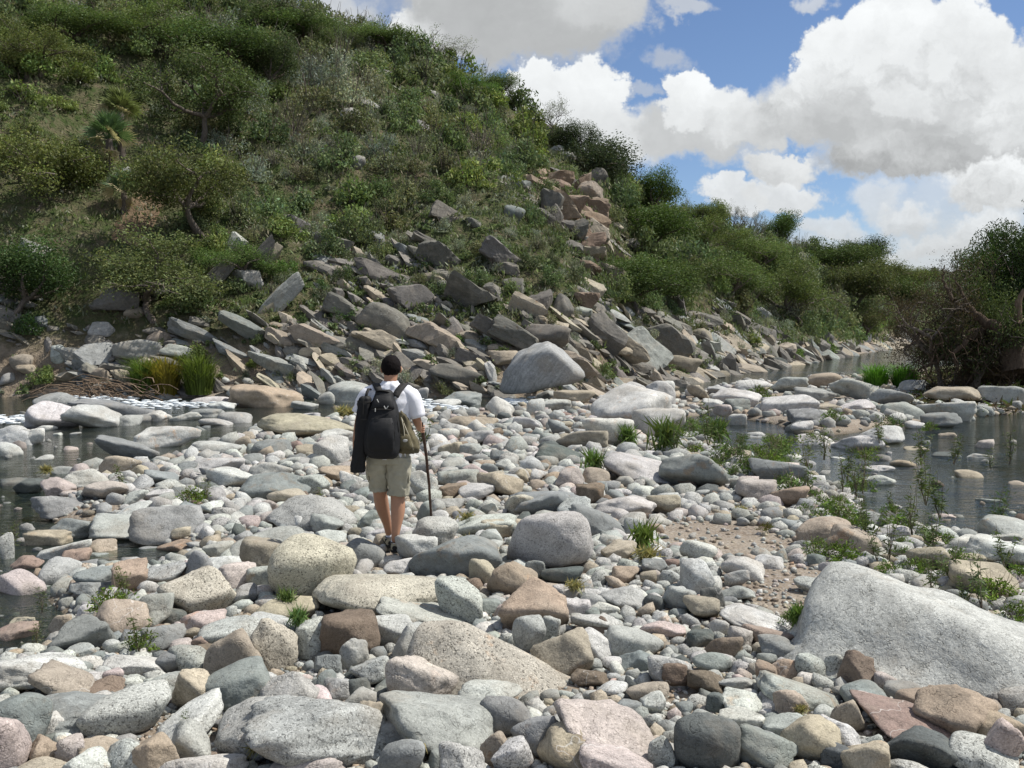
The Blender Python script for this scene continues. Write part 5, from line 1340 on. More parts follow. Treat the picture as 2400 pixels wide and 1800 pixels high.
# reeds, bushes and root mass on the far bank of the near channel
def bank_plants():
    def gp(x, y): return on_ground(x * K, y * K)
    g = gp(330, 858)
    for i, (x, yb, w, kd, tn, lb) in enumerate([(315, 856, 90, 'grass', (1.1, 1.25, .8), 'arching green reed clump at the water below the airy thorn tree'), (360, 860, 95, 'grass', (2.1, 1.25, .7), 'yellowish reed clump in the middle of the bank bushes'), (430, 858, 100, 'grass', (1.0, 1.0, .6), 'olive green reed clump beside the ochre brown boulder')]):
        p = gp(x, yb - 6)
        if p is None: continue
        s = w * K / F * p[1] * 1.1
        o = link('reed_clump', REED[i % 2], loc=p, rot=(0, 0, rng.uniform(0, 6)), scl=(s, s, s * 1.35)); o.color = (*tn, 1); tag(o, lb, 'reeds', 'reeds on the far bank')
    for x, yb, w, kd, tn, lb in [(95, 825, 85, 'bright', (1, 1, 1), 'light green leafy bush at the water at the far left'), (60, 720, 110, 'green', (.6, .8, .6), 'dark green bush above the boulders at the far left'), (545, 790, 40, 'bright', (1, 1, .8), None), (420, 780, 80, 'bright', (.8, .8, .7), None), (1010, 805, 40, 'bright', (.8, .8, .8), None),
                             (620, 600, 90, 'bright', (.6, .8, .6), None), (690, 640, 70, 'green', (.8, 1, .8), None), (740, 690, 90, 'green', (.7, .9, .7), None), (650, 710, 60, 'green', (.8, .9, .8), None), (1530, 800, 45, 'bright', (1.2, 1.1, 1), None), (1620, 740, 60, 'bright', (1.1, 1, .8), None), (1720, 775, 60, 'bright', (.8, .9, .8), None), (990, 740, 50, 'bright', (.6, .8, .6), None), (840, 600, 45, 'bright', (1, 1.1, .8), None), (910, 830, 50, 'dry', (1.3, 1.2, 1), None), (560, 740, 50, 'green', (1, 1, 1), None), (1780, 760, 70, 'bright', (.9, 1, .9), None)]:
        p = gp(x, yb)
        if p is not None: put_shrub(kd, p, w * K / F * p[1], tint=tn, label=lb)
    p = at_z(1925 * K, 838 * K, .1); s = 110 * K / F * p[1]
    for dx in (-.3, .25):
        o = link('reed_clump', REED[0], loc=(p[0] + dx * s, p[1], 0), scl=(s * .8, s * .8, s * .9)); o.color = (.9, 1.5, .6, 1)
        tag(o, 'bright green reed patch at the right-hand river bank, ' + ('left half' if dx < 0 else 'right half'), 'reeds', 'reeds on the right bank')
    # washed-up root mass
    p = at_z(215 * K, 856 * K, 0.0); rs = np.random.RandomState(6); tb = []
    for i in range(80):
        a = np.array((rs.normal(0, 1.1), rs.normal(0, .35), abs(rs.normal(.25, .18)))); d = np.array((rs.normal(.9, .5), rs.normal(0, .3), rs.normal(-.15, .22)))
        s_ = np.linspace(-.5, .5, 5)[:, None]; tb.append(tube(a + d * s_ + np.array((0, 0, -.5)) * s_ ** 2 + rs.normal(0, .03, (5, 3)), np.full(5, rs.uniform(.008, .022)), 3))
    V, Fc, _ = join(tb); o = link('root_tangle', mesh_from('root_tangle', V, Fc, True, mats=(M_BARK,)), loc=(p[0], p[1], 0)); o.color = (1.5, 1.3, 1.1, 1)
    tag(o, 'grey-brown tangle of washed-up roots at the far water edge below the cut block', 'roots')
def reed_mesh(seed):
    rs = np.random.RandomState(seed); n = 520; V = []; Fc = []; C = []
    for i in range(n):
        a = rs.uniform(0, 6.28); r = rs.rand() ** .5 * .25; p = np.array((math.cos(a) * r, math.sin(a) * r, 0)); h = rs.uniform(.3, .75)
        out = np.array((math.cos(a), math.sin(a), 0)) * rs.uniform(.05, .5); out[0] += rs.uniform(-.1, .15)
        w_ = .008; sd_ = np.array((-math.sin(a), math.cos(a), 0)) * w_
        q = [p, p + out * .3 + np.array((0, 0, h * .65)), p + out + np.array((0, 0, h * .85))]
        k = len(V); V += [q[0] - sd_, q[0] + sd_, q[1] + sd_, q[1] - sd_, q[2]]
        Fc += [(k, k + 1, k + 2, k + 3), (k + 3, k + 2, k + 4, k + 4)]; C += [np.array((.11, .15, .045)) * rs.uniform(.6, 1.4)] * 5
    Fq = [f for f in Fc if f[2] != f[3]]; Ft = [f[:3] for f in Fc if f[2] == f[3]]
    V = np.array(V)
    # last point duplicated so that every face is a quad
    V2 = list(V); F2 = list(Fq); C2 = list(C)
    for f in Ft: V2.append(V[f[2]] + (.002, 0, 0)); C2.append(C[f[2]]); F2.append((f[0], f[1], f[2], len(V2) - 1))
    return mesh_from('reed_clump', V2, F2, False, col=C2, mats=(M_LEAF,))
REED = [reed_mesh(1), reed_mesh(2)]
bank_plants()

# ---- broken white water: rough crests of real geometry
def foam():
    rs = np.random.RandomState(12)
    for lines in [([(300, 868), (340, 873), (400, 874), (450, 872), (520, 868)], .22), ([(185, 856), (215, 860), (260, 866)], .2), ([(-20, 905), (30, 906), (75, 907)], .16), ([(880, 868), (910, 871), (935, 874)], .22), ([(1085, 862), (1110, 868), (1150, 870)], .2), ([(945, 880), (975, 882)], .12)]:
        P = np.array([at_z(a * K, b * K, WZ + .06) for a, b in lines[0]]); n = len(P)
        V = []; Fc = []; k = 0; T, TF = ico(1)
        m = int(60 * n)
        for i in range(m):
            q = rs.uniform(0, n - 1); j = min(int(q), n - 2); c = P[j] + (P[j + 1] - P[j]) * (q - j)
            c = c + rs.normal(0, 1, 3) * (.3, lines[1] * 2.6, .03); s_ = rs.uniform(.015, .055)
            V.append(T * (s_ * 3.2, s_ * 1.2, s_ * .5) + c); Fc.append(TF + k); k += len(T)
        o = link('white_water', mesh_from('white_water', np.concatenate(V), np.concatenate(Fc), True, mats=(M_FOAM,)))
        tag(o, 'foaming white water in a small rapid of the near channel, ' + {300: 'below the reeds', 185: 'by the washed-up roots', -20: 'at the left edge', 880: 'right of the hiker', 1085: 'below the grey stream boulder', 945: 'beyond the walking stick'}[lines[0][0][0]], 'rapids', kind='stuff')
foam()

def litter():
    rs = np.random.RandomState(44); n = 9000
    y = rs.uniform(24.5, 50, n); x = y * rs.uniform(.40, .62, n); u_ = 512 + F * x / y
    k = (u_ > 905) & (water_sd(x, y) < .1); x, y = x[k], y[k]; n = len(x)
    P = np.stack([x, y, height(x, y) + rs.uniform(.0, .16, n)], 1)
    L = leaves(P, .28, rs, (.085, .065, .042), 5.0, .5, -.2)
    k2 = rs.rand(n) < .22; C = L[2].reshape(-1, 4, 3); C[k2] *= np.array((.9, 1.7, .7)); C = C.reshape(-1, 3)
    o = link('leaf_litter', mesh_from('leaf_litter', L[0], L[1], False, col=C, mats=(M_LEAF,))); tag(o, 'dark dead leaves, twigs and low weeds under the trees of the right bank', 'leaf litter', kind='stuff')
litter()
# ------------------------------------------------------------------ the hiker (metres, origin at the rear heel, walking away along +Y)
M_SKIN = m_plain('skin', (.40, .215, .135), .55, .35, .1, .002, .10, 18)
M_SHIRT = m_plain('white_cotton', (.76, .77, .82), .9, .2, .4, .006, .04, 25)
M_SHORTS = m_plain('khaki_cotton', (.37, .35, .275), .95, .15, .5, .008, .10, 25)
M_HAIR = m_plain('black_hair', (.007, .005, .005), .8, .12, .8, .006, .25, 160)
M_BLACK = m_plain('black_nylon', (.006, .0065, .008), .72, .4, .5, .004, .25, 40)
M_WEB = m_plain('dark_webbing', (.028, .027, .026), .8, .3, .4, .003, .2, 90)
M_OLIVE = m_plain('olive_canvas', (.105, .090, .050), .75, .35, .7, .006, .25, 30)
M_TRIM = m_plain('tan_trim', (.42, .39, .30), .7, .3, .2, .002, .1, 60)
M_METAL = m_plain('zip_metal', (.45, .45, .43), .35, .6, .1, .001, .1, 60)
M_SHOE = m_plain('beige_suede', (.40, .36, .26), .85, .2, .4, .003, .15, 60)
M_SOLE = m_plain('black_rubber', (.02, .02, .02), .8, .3, .4, .003, .2, 60)
M_YEL = m_plain('mustard_trim', (.48, .36, .06), .7, .3, .2, .002, .1, 60)
M_SOCK = m_plain('white_sock', (.68, .69, .72), .95, .1, .5, .003, .06, 120)
M_WOOD = m_plain('stick_bark', (.085, .055, .042), .9, .2, 1.0, .006, .35, 60)

def skin_mesh(name, verts, edges, mats, sub=2, root=0, smooth=True):
    """one continuous surface grown round a skeleton; verts = (x, y, z, rx[, ry])"""
    me = bpy.data.meshes.new(name + '_skeleton'); me.from_pydata([v[:3] for v in verts], edges, [])
    ob = bpy.data.objects.new(name + '_skeleton', me); COL.objects.link(ob)
    sk = ob.modifiers.new('skin', 'SKIN')
    lay = me.skin_vertices[0].data if me.skin_vertices else None
    if lay is None:
        bm = bmesh.new(); bm.from_mesh(me); bm.verts.layers.skin.verify(); bm.to_mesh(me); bm.free(); lay = me.skin_vertices[0].data
    for i, v in enumerate(verts):
        lay[i].radius = (v[3], v[4] if len(v) > 4 else v[3]); lay[i].use_root = (i == root)
    sk.use_smooth_shade = True; sk.branch_smoothing = .6
    sb = ob.modifiers.new('sub', 'SUBSURF'); sb.levels = sub; sb.render_levels = sub
    dg = bpy.context.evaluated_depsgraph_get(); dg.update()
    out_ = bpy.data.meshes.new_from_object(ob.evaluated_get(dg)); out_.name = name
    bpy.data.objects.remove(ob); bpy.data.meshes.remove(me)
    out_.materials.clear()
    for m in mats: out_.materials.append(m)
    for p in out_.polygons: p.use_smooth = True
    return out_
def loft(secs, n=28, cap=(True, True), e=2.4, fold=0.0, seed=0, foldfreq=3.0):
    """secs: (cx, cy, cz, rx, ry[, tilt_x, rot_about_z]) rings, superellipse"""
    V = []; rs = np.random.RandomState(seed)
    th = np.arange(n) * 2 * np.pi / n
    for i, s in enumerate(secs):
        c, s_ = np.cos(th), np.sin(th)
        X_ = np.sign(c) * np.abs(c) ** (2 / e) * s[3]; Y_ = np.sign(s_) * np.abs(s_) ** (2 / e) * s[4]; Z_ = np.zeros(n)
        if len(s) > 5 and s[5]: Z_ = Z_ + X_ * math.tan(s[5])
        P = np.stack([s[0] + X_, s[1] + Y_, s[2] + Z_], 1)
        if fold:
            q = np.stack([c * foldfreq * .5, s_ * foldfreq * .5, np.full(n, s[2] * foldfreq * 2.2)], 1) + seed * 5.1
            d = vnoise(q * 2) + .5 * vnoise(q * 5)
            P[:, 0] += c * d * fold; P[:, 1] += s_ * d * fold; P[:, 2] += fold * .5 * vnoise(q * 3 + 9)
        V.append(P)
    V = np.concatenate(V); m = len(secs)
    i = np.arange(m - 1)[:, None] * n; j = np.arange(n)[None]; j2 = (j + 1) % n
    Q = np.stack([i + j, i + j2, i + n + j2, i + n + j], -1).reshape(-1, 4).tolist()
    V = V.tolist()
    for end, flag in ((0, cap[0]), (m - 1, cap[1])):
        if flag:
            k = len(V); V.append(np.mean(np.array(V)[end * n:(end + 1) * n], 0).tolist())
            for a in range(n):
                b = (a + 1) % n
                Q.append([end * n + b, end * n + a, k, k][:3] if end == 0 else [end * n + a, end * n + b, k])
    return V, Q
def dense(secs, k):
    S = np.array([list(s) + [0] * (6 - len(s)) for s in secs], float); n = len(S); t_ = np.linspace(0, n - 1, (n - 1) * k + 1)
    out_ = np.stack([np.interp(t_, range(n), S[:, c]) for c in range(S.shape[1])], 1)
    # round off the corners of the profile a little
    for _ in range(2): out_[1:-1] = .25 * out_[:-2] + .5 * out_[1:-1] + .25 * out_[2:]
    return [tuple(r) for r in out_]
def poly(name, V, Fc, mats, parent=None, smooth=True, sub=0, solid=0, loc=None):
    me = bpy.data.meshes.new(name); me.from_pydata([tuple(v) for v in V], [], [tuple(f) for f in Fc]); me.update()
    for p in me.polygons: p.use_smooth = smooth
    for m in mats: me.materials.append(m)
    o = link(name, me, parent, loc)
    if solid: md = o.modifiers.new('t', 'SOLIDIFY'); md.thickness = solid; md.offset = 0
    if sub: md = o.modifiers.new('s', 'SUBSURF'); md.levels = sub; md.render_levels = sub
    return o
def ribbon(name, pts, wd, th, mat, parent, wv=(1, 0, 0)):
    pts = np.array(pts, float); m = len(pts) * 3; t_ = np.linspace(0, len(pts) - 1, m)
    P = np.stack([np.interp(t_, range(len(pts)), pts[:, c]) for c in range(3)], 1)
    for _ in range(2): P[1:-1] = .25 * P[:-2] + .5 * P[1:-1] + .25 * P[2:]
    T = np.gradient(P, axis=0); T /= np.linalg.norm(T, axis=1)[:, None]
    W_ = np.array(wv, float)[None] - T * (T @ np.array(wv, float))[:, None]; W_ /= np.linalg.norm(W_, axis=1)[:, None]
    N_ = np.cross(T, W_)
    V = np.stack([P + W_ * wd / 2 + N_ * th / 2, P - W_ * wd / 2 + N_ * th / 2, P - W_ * wd / 2 - N_ * th / 2, P + W_ * wd / 2 - N_ * th / 2], 1).reshape(-1, 3)
    Fc = []
    for i in range(m - 1):
        for j in range(4): Fc.append((i * 4 + j, i * 4 + (j + 1) % 4, i * 4 + 4 + (j + 1) % 4, i * 4 + 4 + j))
    Fc += [(3, 2, 1, 0), (m * 4 - 4, m * 4 - 3, m * 4 - 2, m * 4 - 1)]
    return poly(name, V, Fc, (mat,), parent)

HEEL = at_z(488.5 * 2048 / 2048 - 97.5, 551, .165); HY = 8.8
HZ = CH - (CH - .165)                       # sole of the rear foot, on its stone
FZ = .135
HX = (391 - 512) / F * HY
root = empty('person', (HX, HY, FZ))
tag(root, 'young man seen from behind in white t-shirt and khaki shorts, walking over the stones', 'person')
# body: one skin from head to feet, with arms and hands
bv = [(-.02, .00, .90, .15, .11), (-.02, .00, 1.08, .135, .10), (-.02, .01, 1.25, .15, .10), (-.015, .01, 1.40, .13, .085), (-.012, .015, 1.49, .062, .058), (-.008, .03, 1.555, .058, .058), (-.006, .055, 1.63, .078, .088), (-.006, .06, 1.69, .073, .085),
      (-.19, .0, 1.42, .055), (-.285, .0, 1.18, .042), (-.33, .03, .97, .027), (-.335, .045, .92, .032, .022),           # 8-11 left arm
      (.155, .0, 1.42, .055), (.225, .02, 1.17, .043), (.232, .16, 1.085, .028), (.230, .215, 1.085, .030, .022),            # 12-15 right arm
      (-.115, .0, .86, .092), (-.122, .14, .50, .066), (-.120, .20, .40, .072), (-.085, .32, .20, .043), (-.072, .38, .085, .036), (-.065, .47, .035, .034, .022),   # 16-21 left leg
      (.06, .0, .86, .092), (.045, .05, .50, .066), (.052, .03, .38, .074), (.035, .0, .21, .043), (.024, .0, .115, .036), (.024, .09, .05, .034, .022)]          # 22-27
be = [(0, 1), (1, 2), (2, 3), (3, 4), (4, 5), (5, 6), (6, 7), (3, 8), (8, 9), (9, 10), (10, 11), (3, 12), (12, 13), (13, 14), (14, 15), (0, 16), (16, 17), (17, 18), (18, 19), (19, 20), (20, 21), (0, 22), (22, 23), (23, 24), (24, 25), (25, 26), (26, 27)]
def finger(base, pts, r0=.0085):
    k = len(bv); prev = base
    for i, p in enumerate(pts):
        bv.append((*p, r0 * (1 - .12 * i))); be.append((prev, k + i)); prev = k + i
# right hand closed round the stick at (.285, .25, 1.07)
sx, sy, sz = .248, .262, 1.075
for i, z_ in enumerate((.030, .011, -.008, -.026)):
    L = (1, 1.08, 1, .86)[i]
    finger(15, [(sx - .012, sy - .022, sz + z_), (sx + .018 * L, sy - .014, sz + z_), (sx + .021 * L, sy + .010, sz + z_ - .002), (sx + .004, sy + .022 * L, sz + z_ - .003)])
finger(15, [(sx - .024, sy - .012, sz + .030), (sx - .018, sy + .012, sz + .036), (sx + .000, sy + .020, sz + .030)], .010)
# left hand hanging, slightly curled
for i, (dy, L) in enumerate(((.028, .95), (.010, 1.05), (-.008, 1.0), (-.025, .82))):
    finger(11, [(-.337, .045 + dy, .895), (-.335, .048 + dy, .895 - .032 * L), (-.326, .05 + dy, .895 - .055 * L), (-.314, .05 + dy, .895 - .068 * L)])
finger(11, [(-.322, .078, .905), (-.312, .088, .88), (-.306, .088, .865)], .0095)
body = link('body', skin_mesh('body', bv, be, (M_SKIN,)), root)
# head details: jaw/nose/ears/eyes; the head is turned and tilted a little to the right
def ell(name, c, r, mat, parent, rot=(0, 0, 0), sub=3, warp=None):
    V, Fc = ico(sub); P = V * r
    if warp: P = warp(P, V)
    P = P @ np.array(Euler(rot).to_matrix()).T
    return link(name, mesh_from(name, P, Fc, True, mats=(mat,)), parent, loc=c)
ell('face', (-.004, .082, 1.635), (.068, .078, .092), M_SKIN, root, (.25, 0, -.15))
ell('nose', (.012, .163, 1.62), (.012, .018, .022), M_SKIN, root, (.3, 0, 0))
for s_ in (-1, 1): ell('eye', (.008 + s_ * .03, .150, 1.645), (.013, .008, .009), M_SOCK, root); 
ell('mouth', (.010, .150, 1.585), (.022, .008, .006), m_plain('lips', (.33, .13, .10), .5), root)
for s_ in (-1, 1): ell('ear', (-.006 + s_ * .083, .062, 1.625), (.012, .020, .032), M_SKIN, root, (.1, 0, s_ * .35))
def hairwarp(P, V):
    d = .012 * fbm(V * 7, 3)[:, None] * V
    Q = P + d * .25
    # hairline: pull the shell in below the ears and at the nape
    low = sstep(-.25, -.95, V[:, 2]); Q[:, 0] *= 1 - .10 * low; nape = sstep(.1, -.7, V[:, 1]) * sstep(.95, .2, np.abs(V[:, 0])) * low; Q[:, 2] -= .016 * nape; Q[:, 2] += .016 * low * sstep(.5, .95, np.abs(V[:, 0]))
    fr = sstep(.25, .8, V[:, 1]) * sstep(.45, -.1, V[:, 2]); Q[:, 1] -= .06 * fr
    return Q
ell('hair', (-.006, .050, 1.650), (.0885, .098, .104), M_HAIR, root, (.12, .03, 0), 5, hairwarp)

# t-shirt: torso and two sleeves
sh = dense([(-.02, .0, .84, .175, .125), (-.02, .0, .92, .178, .128), (-.02, .005, 1.05, .182, .125), (-.02, .01, 1.2, .19, .13), (-.018, .01, 1.33, .205, .125), (-.016, .008, 1.41, .195, .105), (-.014, .008, 1.46, .14, .085), (-.012, .012, 1.50, .082, .072), (-.011, .018, 1.525, .064, .062)], 5)
V, Q = loft(sh, 40, (False, False), 2.2, .012, 3, 4.5)
shirt = poly('t_shirt', V, Q, (M_SHIRT,), root, solid=.004)
def sleeve(p0, p1, p2, r0, r1, r2, seed):
    P = np.array([p0, p1, p2], float); t_ = np.linspace(0, 2, 13)
    C_ = np.stack([np.interp(t_, range(3), P[:, c]) for c in range(3)], 1); C_[1:-1] = .25 * C_[:-2] + .5 * C_[1:-1] + .25 * C_[2:]
    rr = np.interp(t_, range(3), (r0, r1, r2))
    V, Q = tube(C_, rr, 22)
    th = np.arctan2(V[:, 1], V[:, 0]); dn = fbm(V * 14 + seed, 3)[:, None] * .010
    cc = np.repeat(C_, 22, 0); nn = (V - cc) / (np.linalg.norm(V - cc, axis=1)[:, None] + 1e-6)
    poly('sleeve', V + nn * dn, Q, (M_SHIRT,), shirt, solid=.004)
sleeve((-.13, .005, 1.435), (-.215, .0, 1.385), (-.272, -.002, 1.235), .068, .074, .070, 1)
sleeve((.10, .005, 1.435), (.19, .0, 1.375), (.235, .008, 1.205), .068, .076, .072, 2)
# shorts
V1 = dense([(-.025, .0, .62 + .34, .165, .118), (-.025, .0, .90, .180, .128), (-.028, .0, .84, .192, .13), (-.03, .0, .80, .195, .128)], 4)
V, Q = loft(V1, 36, (False, False), 2.3, .004, 5)
shorts = poly('shorts', V, Q, (M_SHORTS,), root, solid=.004)
def leg(secs, seed):
    V, Q = loft(dense(secs, 6), 36, (False, False), 2.3, .015, seed, 5.0)
    poly('trouser_leg', V, Q, (M_SHORTS,), shorts, solid=.006)
leg([(-.112, .0, .86, .108, .12), (-.125, .01, .78, .103, .108), (-.126, .05, .68, .094, .098), (-.126, .10, .58, .082, .09), (-.125, .11, .535, .081, .088, .03)], 7)
leg([(.06, .0, .86, .108, .12), (.062, .0, .78, .106, .108), (.058, .015, .68, .098, .098), (.055, .035, .58, .092, .092), (.053, .04, .505, .088, .088, -.06)], 8)
# cargo pockets
for x_, z_, w_, sd_ in ((-.215, .72, .016, 1), (.152, .70, .020, 2)):
    P, Fc = rock_shape(50 + sd_, 3, 'm'); o = link('cargo_pocket', mesh_from('cargo_pocket', P * (w_, .06, .085), Fc, True, mats=(M_SHORTS,)), shorts, loc=(x_, .015, z_)); o.rotation_euler = (0, -.08 if x_ < 0 else .1, 0)
# socks and shoes
def shoe(x, y, z, yaw, pitch):
    secs = [(0, -.045, .050, .030, .040), (0, -.03, .058, .038, .05), (0, .0, .060, .043, .052), (0, .05, .055, .044, .046), (0, .10, .043, .047, .036), (0, .15, .034, .050, .028), (0, .20, .030, .046, .023), (0, .235, .026, .03, .016)]
    # rings stand across the foot (x, z) and run along y
    D = dense([(s[0], s[2], s[1], s[3], s[4]) for s in secs], 3)
    V, Q = loft(D, 22, (True, True), 2.8, .002, 4)
    V = [(v[0], v[2], v[1]) for v in V]
    up = poly('shoe', V, Q, (M_SHOE,), root)
    up.location = (x, y, z); up.rotation_euler = (pitch, 0, yaw)
    D = dense([(0, .010, -.052, .030, .012), (0, .012, -.03, .042, .016), (0, .011, .06, .043, .015), (0, .011, .15, .053, .014), (0, .012, .215, .044, .013), (0, .016, .245, .022, .008)], 3)
    V, Q = loft(D, 20, (True, True), 3.2, 0); poly('sole', [(v[0], v[2], v[1]) for v in V], Q, (M_SOLE,), up)
    ell('heel_counter', (0, -.044, .040), (.022, .010, .022), M_SOLE, up)
    for s_ in (-1, 1):
        ell('side_patch', (s_ * .036, .0, .060), (.012, .028, .018), M_YEL if s_ > 0 else M_WEB, up)
        ell('side_patch', (s_ * .030, -.026, .074), (.010, .014, .012), M_WEB, up)
    V, Q = tube([(0, -.008, .075), (0, -.005, .098), (0, -.004, .118)], (.040, .037, .035), 16); poly('sock', V, Q, (M_SOCK,), up, solid=.004)
    V, Q = tube([(0, -.008, .088), (0, -.008, .094)], (.043, .042), 16); poly('shoe_collar', V, Q, (M_WEB,), up, solid=.006)
shoe(.024, .035, -.002, -.05, .0)
shoe(-.070, .400, -.030, .22, .08)

# ---- backpack and what hangs on it: carried things, each of its own
bp = empty('backpack', (HX - .055, HY - .15, FZ + 1.12)); tag(bp, 'black rounded backpack with many zips on the hiker\'s back', 'backpack')
D = dense([(.01, .02, -.262, .085, .075), (.0, .01, -.25, .125, .115), (-.008, .0, -.20, .153, .132), (-.012, .0, -.10, .160, .140), (-.006, .0, .02, .150, .135), (.0, .01, .12, .140, .12), (.006, .02, .20, .115, .10), (.008, .03, .26, .088, .082), (.010, .035, .315, .072, .06), (.012, .04, .335, .045, .04)], 4)
V, Q = loft(D, 40, (True, True), 2.7, .006, 9); poly('pack_body', V, Q, (M_BLACK,), bp)
D = dense([(.0, -.085, -.20, .09, .03), (-.005, -.11, -.17, .115, .05), (-.005, -.118, -.05, .118, .055), (-.002, -.105, .05, .108, .05), (.0, -.09, .10, .09, .03)], 4)
V, Q = loft(D, 32, (True, True), 2.8, .005, 11); poly('front_pocket', V, Q, (M_BLACK,), bp)
D = dense([(.006, -.05, .165, .10, .035), (.007, -.065, .19, .10, .04), (.008, -.05, .25, .082, .04), (.010, -.02, .29, .065, .03)], 4)
V, Q = loft(D, 28, (True, True), 2.8, .004, 12); poly('top_pocket', V, Q, (M_BLACK,), bp)
ribbon('grab_handle', [(-.06, .02, .315), (-.04, -.02, .335), (.05, -.02, .325), (.075, .02, .29)], .02, .008, M_WEB, bp, (0, 1, 0))
for x_, z_, a in ((-.035, .262, .5), (.025, .205, .5), (.062, .205, -.6), (-.050, .185, 0)):
    r_ = .03; q = np.array((math.sin(a), 0, -math.cos(a))) * r_
    V, Q = tube([np.array((x_, -.118, z_)), np.array((x_, -.122, z_)) + q * .5, np.array((x_, -.121, z_)) + q], (.0045, .004, .0045), 6); poly('zip_pull', V, Q, (M_METAL,), bp)
for pts in ([(-.085, -.098, .17), (-.0, -.118, .178), (.085, -.098, .17)], [(-.105, -.12, .04), (-.12, -.10, -.10), (-.10, -.10, -.19)], [(.10, -.125, .06), (.118, -.12, -.05), (.10, -.115, -.15)], [(.125, -.07, .12), (.14, -.06, .02), (.148, -.05, -.08)]):
    P = np.array(pts, float); t_ = np.linspace(0, 2, 9); P = np.stack([np.interp(t_, range(3), P[:, c]) for c in range(3)], 1); P[1:-1] = (P[:-2] + P[2:]) / 2
    V, Q = tube(P, .0035, 5); poly('zip', V, Q, (M_WEB,), bp)
o_ = np.array((.055, .15, -1.12))   # person coordinates -> pack coordinates
ribbon('shoulder_strap', [np.array(p) + o_ for p in [(-.13, .10, 1.30), (-.145, .09, 1.42), (-.15, .045, 1.495), (-.135, -.02, 1.505), (-.10, -.085, 1.46), (-.085, -.11, 1.40)]], .06, .014, M_WEB, bp)
ribbon('shoulder_strap', [np.array(p) + o_ for p in [(.11, .10, 1.30), (.13, .09, 1.42), (.135, .045, 1.495), (.115, -.02, 1.50), (.075, -.085, 1.45), (.05, -.12, 1.395)]], .06, .014, M_WEB, bp)
ell('strap_buckle', np.array((.058, -.10, 1.41)) + o_, (.022, .012, .03), M_WEB, bp)
ell('strap_buckle', np.array((.05, -.118, 1.385)) + o_, (.014, .008, .016), M_METAL, bp)

tb_ = empty('tripod_bag', (HX - .225, HY - .17, FZ + 1.05)); tag(tb_, 'long narrow black bag hanging at the left side of the backpack', 'bag')
D = dense([(-.052, .02, -.315, .058, .022), (-.050, .02, -.305, .062, .028), (-.042, .015, -.2, .060, .040), (-.02, .01, -.05, .060, .055), (.0, .0, .12, .058, .055), (.012, .0, .27, .056, .052), (.016, .0, .335, .050, .045), (.018, .0, .352, .030, .028)], 5)
V, Q = loft(D, 28, (True, True), 2.6, .012, 15, 4.0); poly('bag_body', V, Q, (M_BLACK,), tb_)
ribbon('bag_strap', [(.025, .0, .34), (.035, .0, .385), (.045, .06, .42), (.05, .12, .40)], .024, .006, M_WEB, tb_)
for z_ in (.15, .30):
    V, Q = tube([(.012, 0, z_), (.012, 0, z_ + .012)], (.0615, .0615), 20); poly('compression_band', V, Q, (M_WEB,), tb_)
V, Q = tube([(.012, -.058, .335), (.012, -.060, .27), (.008, -.061, .20)], .004, 5); poly('zip', V, Q, (M_WEB,), tb_)

ob_ = empty('shoulder_bag', (HX + .16, HY - .06, FZ + 1.06)); tag(ob_, 'olive canvas bag with tan trim hanging under the hiker\'s right arm', 'bag')
D = dense([(.0, .0, -.165, .075, .05), (-.01, .0, -.16, .095, .07), (-.005, .0, -.10, .098, .085), (-.03, .0, .0, .082, .082), (-.05, .0, .10, .062, .07), (-.06, .0, .17, .042, .05), (-.068, .0, .21, .022, .03)], 5)
V, Q = loft(D, 30, (True, True), 2.5, .014, 19, 5.0); poly('bag_body', V, Q, (M_OLIVE,), ob_)
D = dense([(-.02, -.07, -.12, .05, .03), (-.02, -.082, -.10, .058, .035), (-.025, -.08, -.02, .052, .032), (-.03, -.07, .01, .04, .02)], 4)
V, Q = loft(D, 22, (True, True), 2.8, .005, 20); poly('side_pocket', V, Q, (M_OLIVE,), ob_)
for pts in ([(-.065, -.05, .17), (-.035, -.085, .06), (-.025, -.10, -.03), (-.045, -.10, -.06)], [(-.06, -.05, .15), (-.005, -.085, .03), (.03, -.08, -.06), (.045, -.07, -.13)], [(.088, -.02, -.06), (.095, -.01, -.12)]):
    P = np.array(pts, float); t_ = np.linspace(0, len(P) - 1, 12); P = np.stack([np.interp(t_, range(len(P)), P[:, c]) for c in range(3)], 1)
    V, Q = tube(P, .0045, 6); poly('tan_piping', V, Q, (M_TRIM,), ob_)
ell('reflective_patch', (-.02, -.108, -.045), (.024, .006, .014), M_METAL, ob_)
ribbon('bag_strap', [(-.07, .0, .19), (-.09, .02, .27), (-.10, .06, .34), (-.07, .12, .42)], .03, .005, M_TRIM, ob_)

# ---- walking stick, hand to stone
hand = np.array((HX + sx, HY + sy, FZ + sz))
rb_ = ray(512 - 512 + (760 + 772 / 3.072) * .42667, (800 + 1290 / 3.072) * .42667); tip = rb_ / rb_[1] * 9.5; tip = np.array((tip[0], tip[1], CH + tip[2]))
rs = np.random.RandomState(2)
s_ = np.linspace(-.06, 1, 22)[:, None]; P = hand + (tip - hand) * s_ + np.cumsum(rs.normal(0, .0022, (22, 3)), 0) * np.sin(np.clip(s_, 0, 1) * np.pi)
P = P + np.array((.018, 0, 0)) * np.sin(np.clip(s_, 0, 1) * np.pi)
V, Q = tube(P, np.interp(s_[:, 0], (-.06, .3, 1), (.015, .013, .011)) * (1 + .12 * rs.rand(22)), 10)
stk = poly('walking_stick', V, Q, (M_WOOD,)); tag(stk, 'brown wooden walking stick held in the hiker\'s right hand', 'stick')
k = 9
V, Q = tube([P[k], P[k] + (.022, 0, .02)], (.006, .003), 5); poly('twig_stub', V, Q, (M_WOOD,), stk)

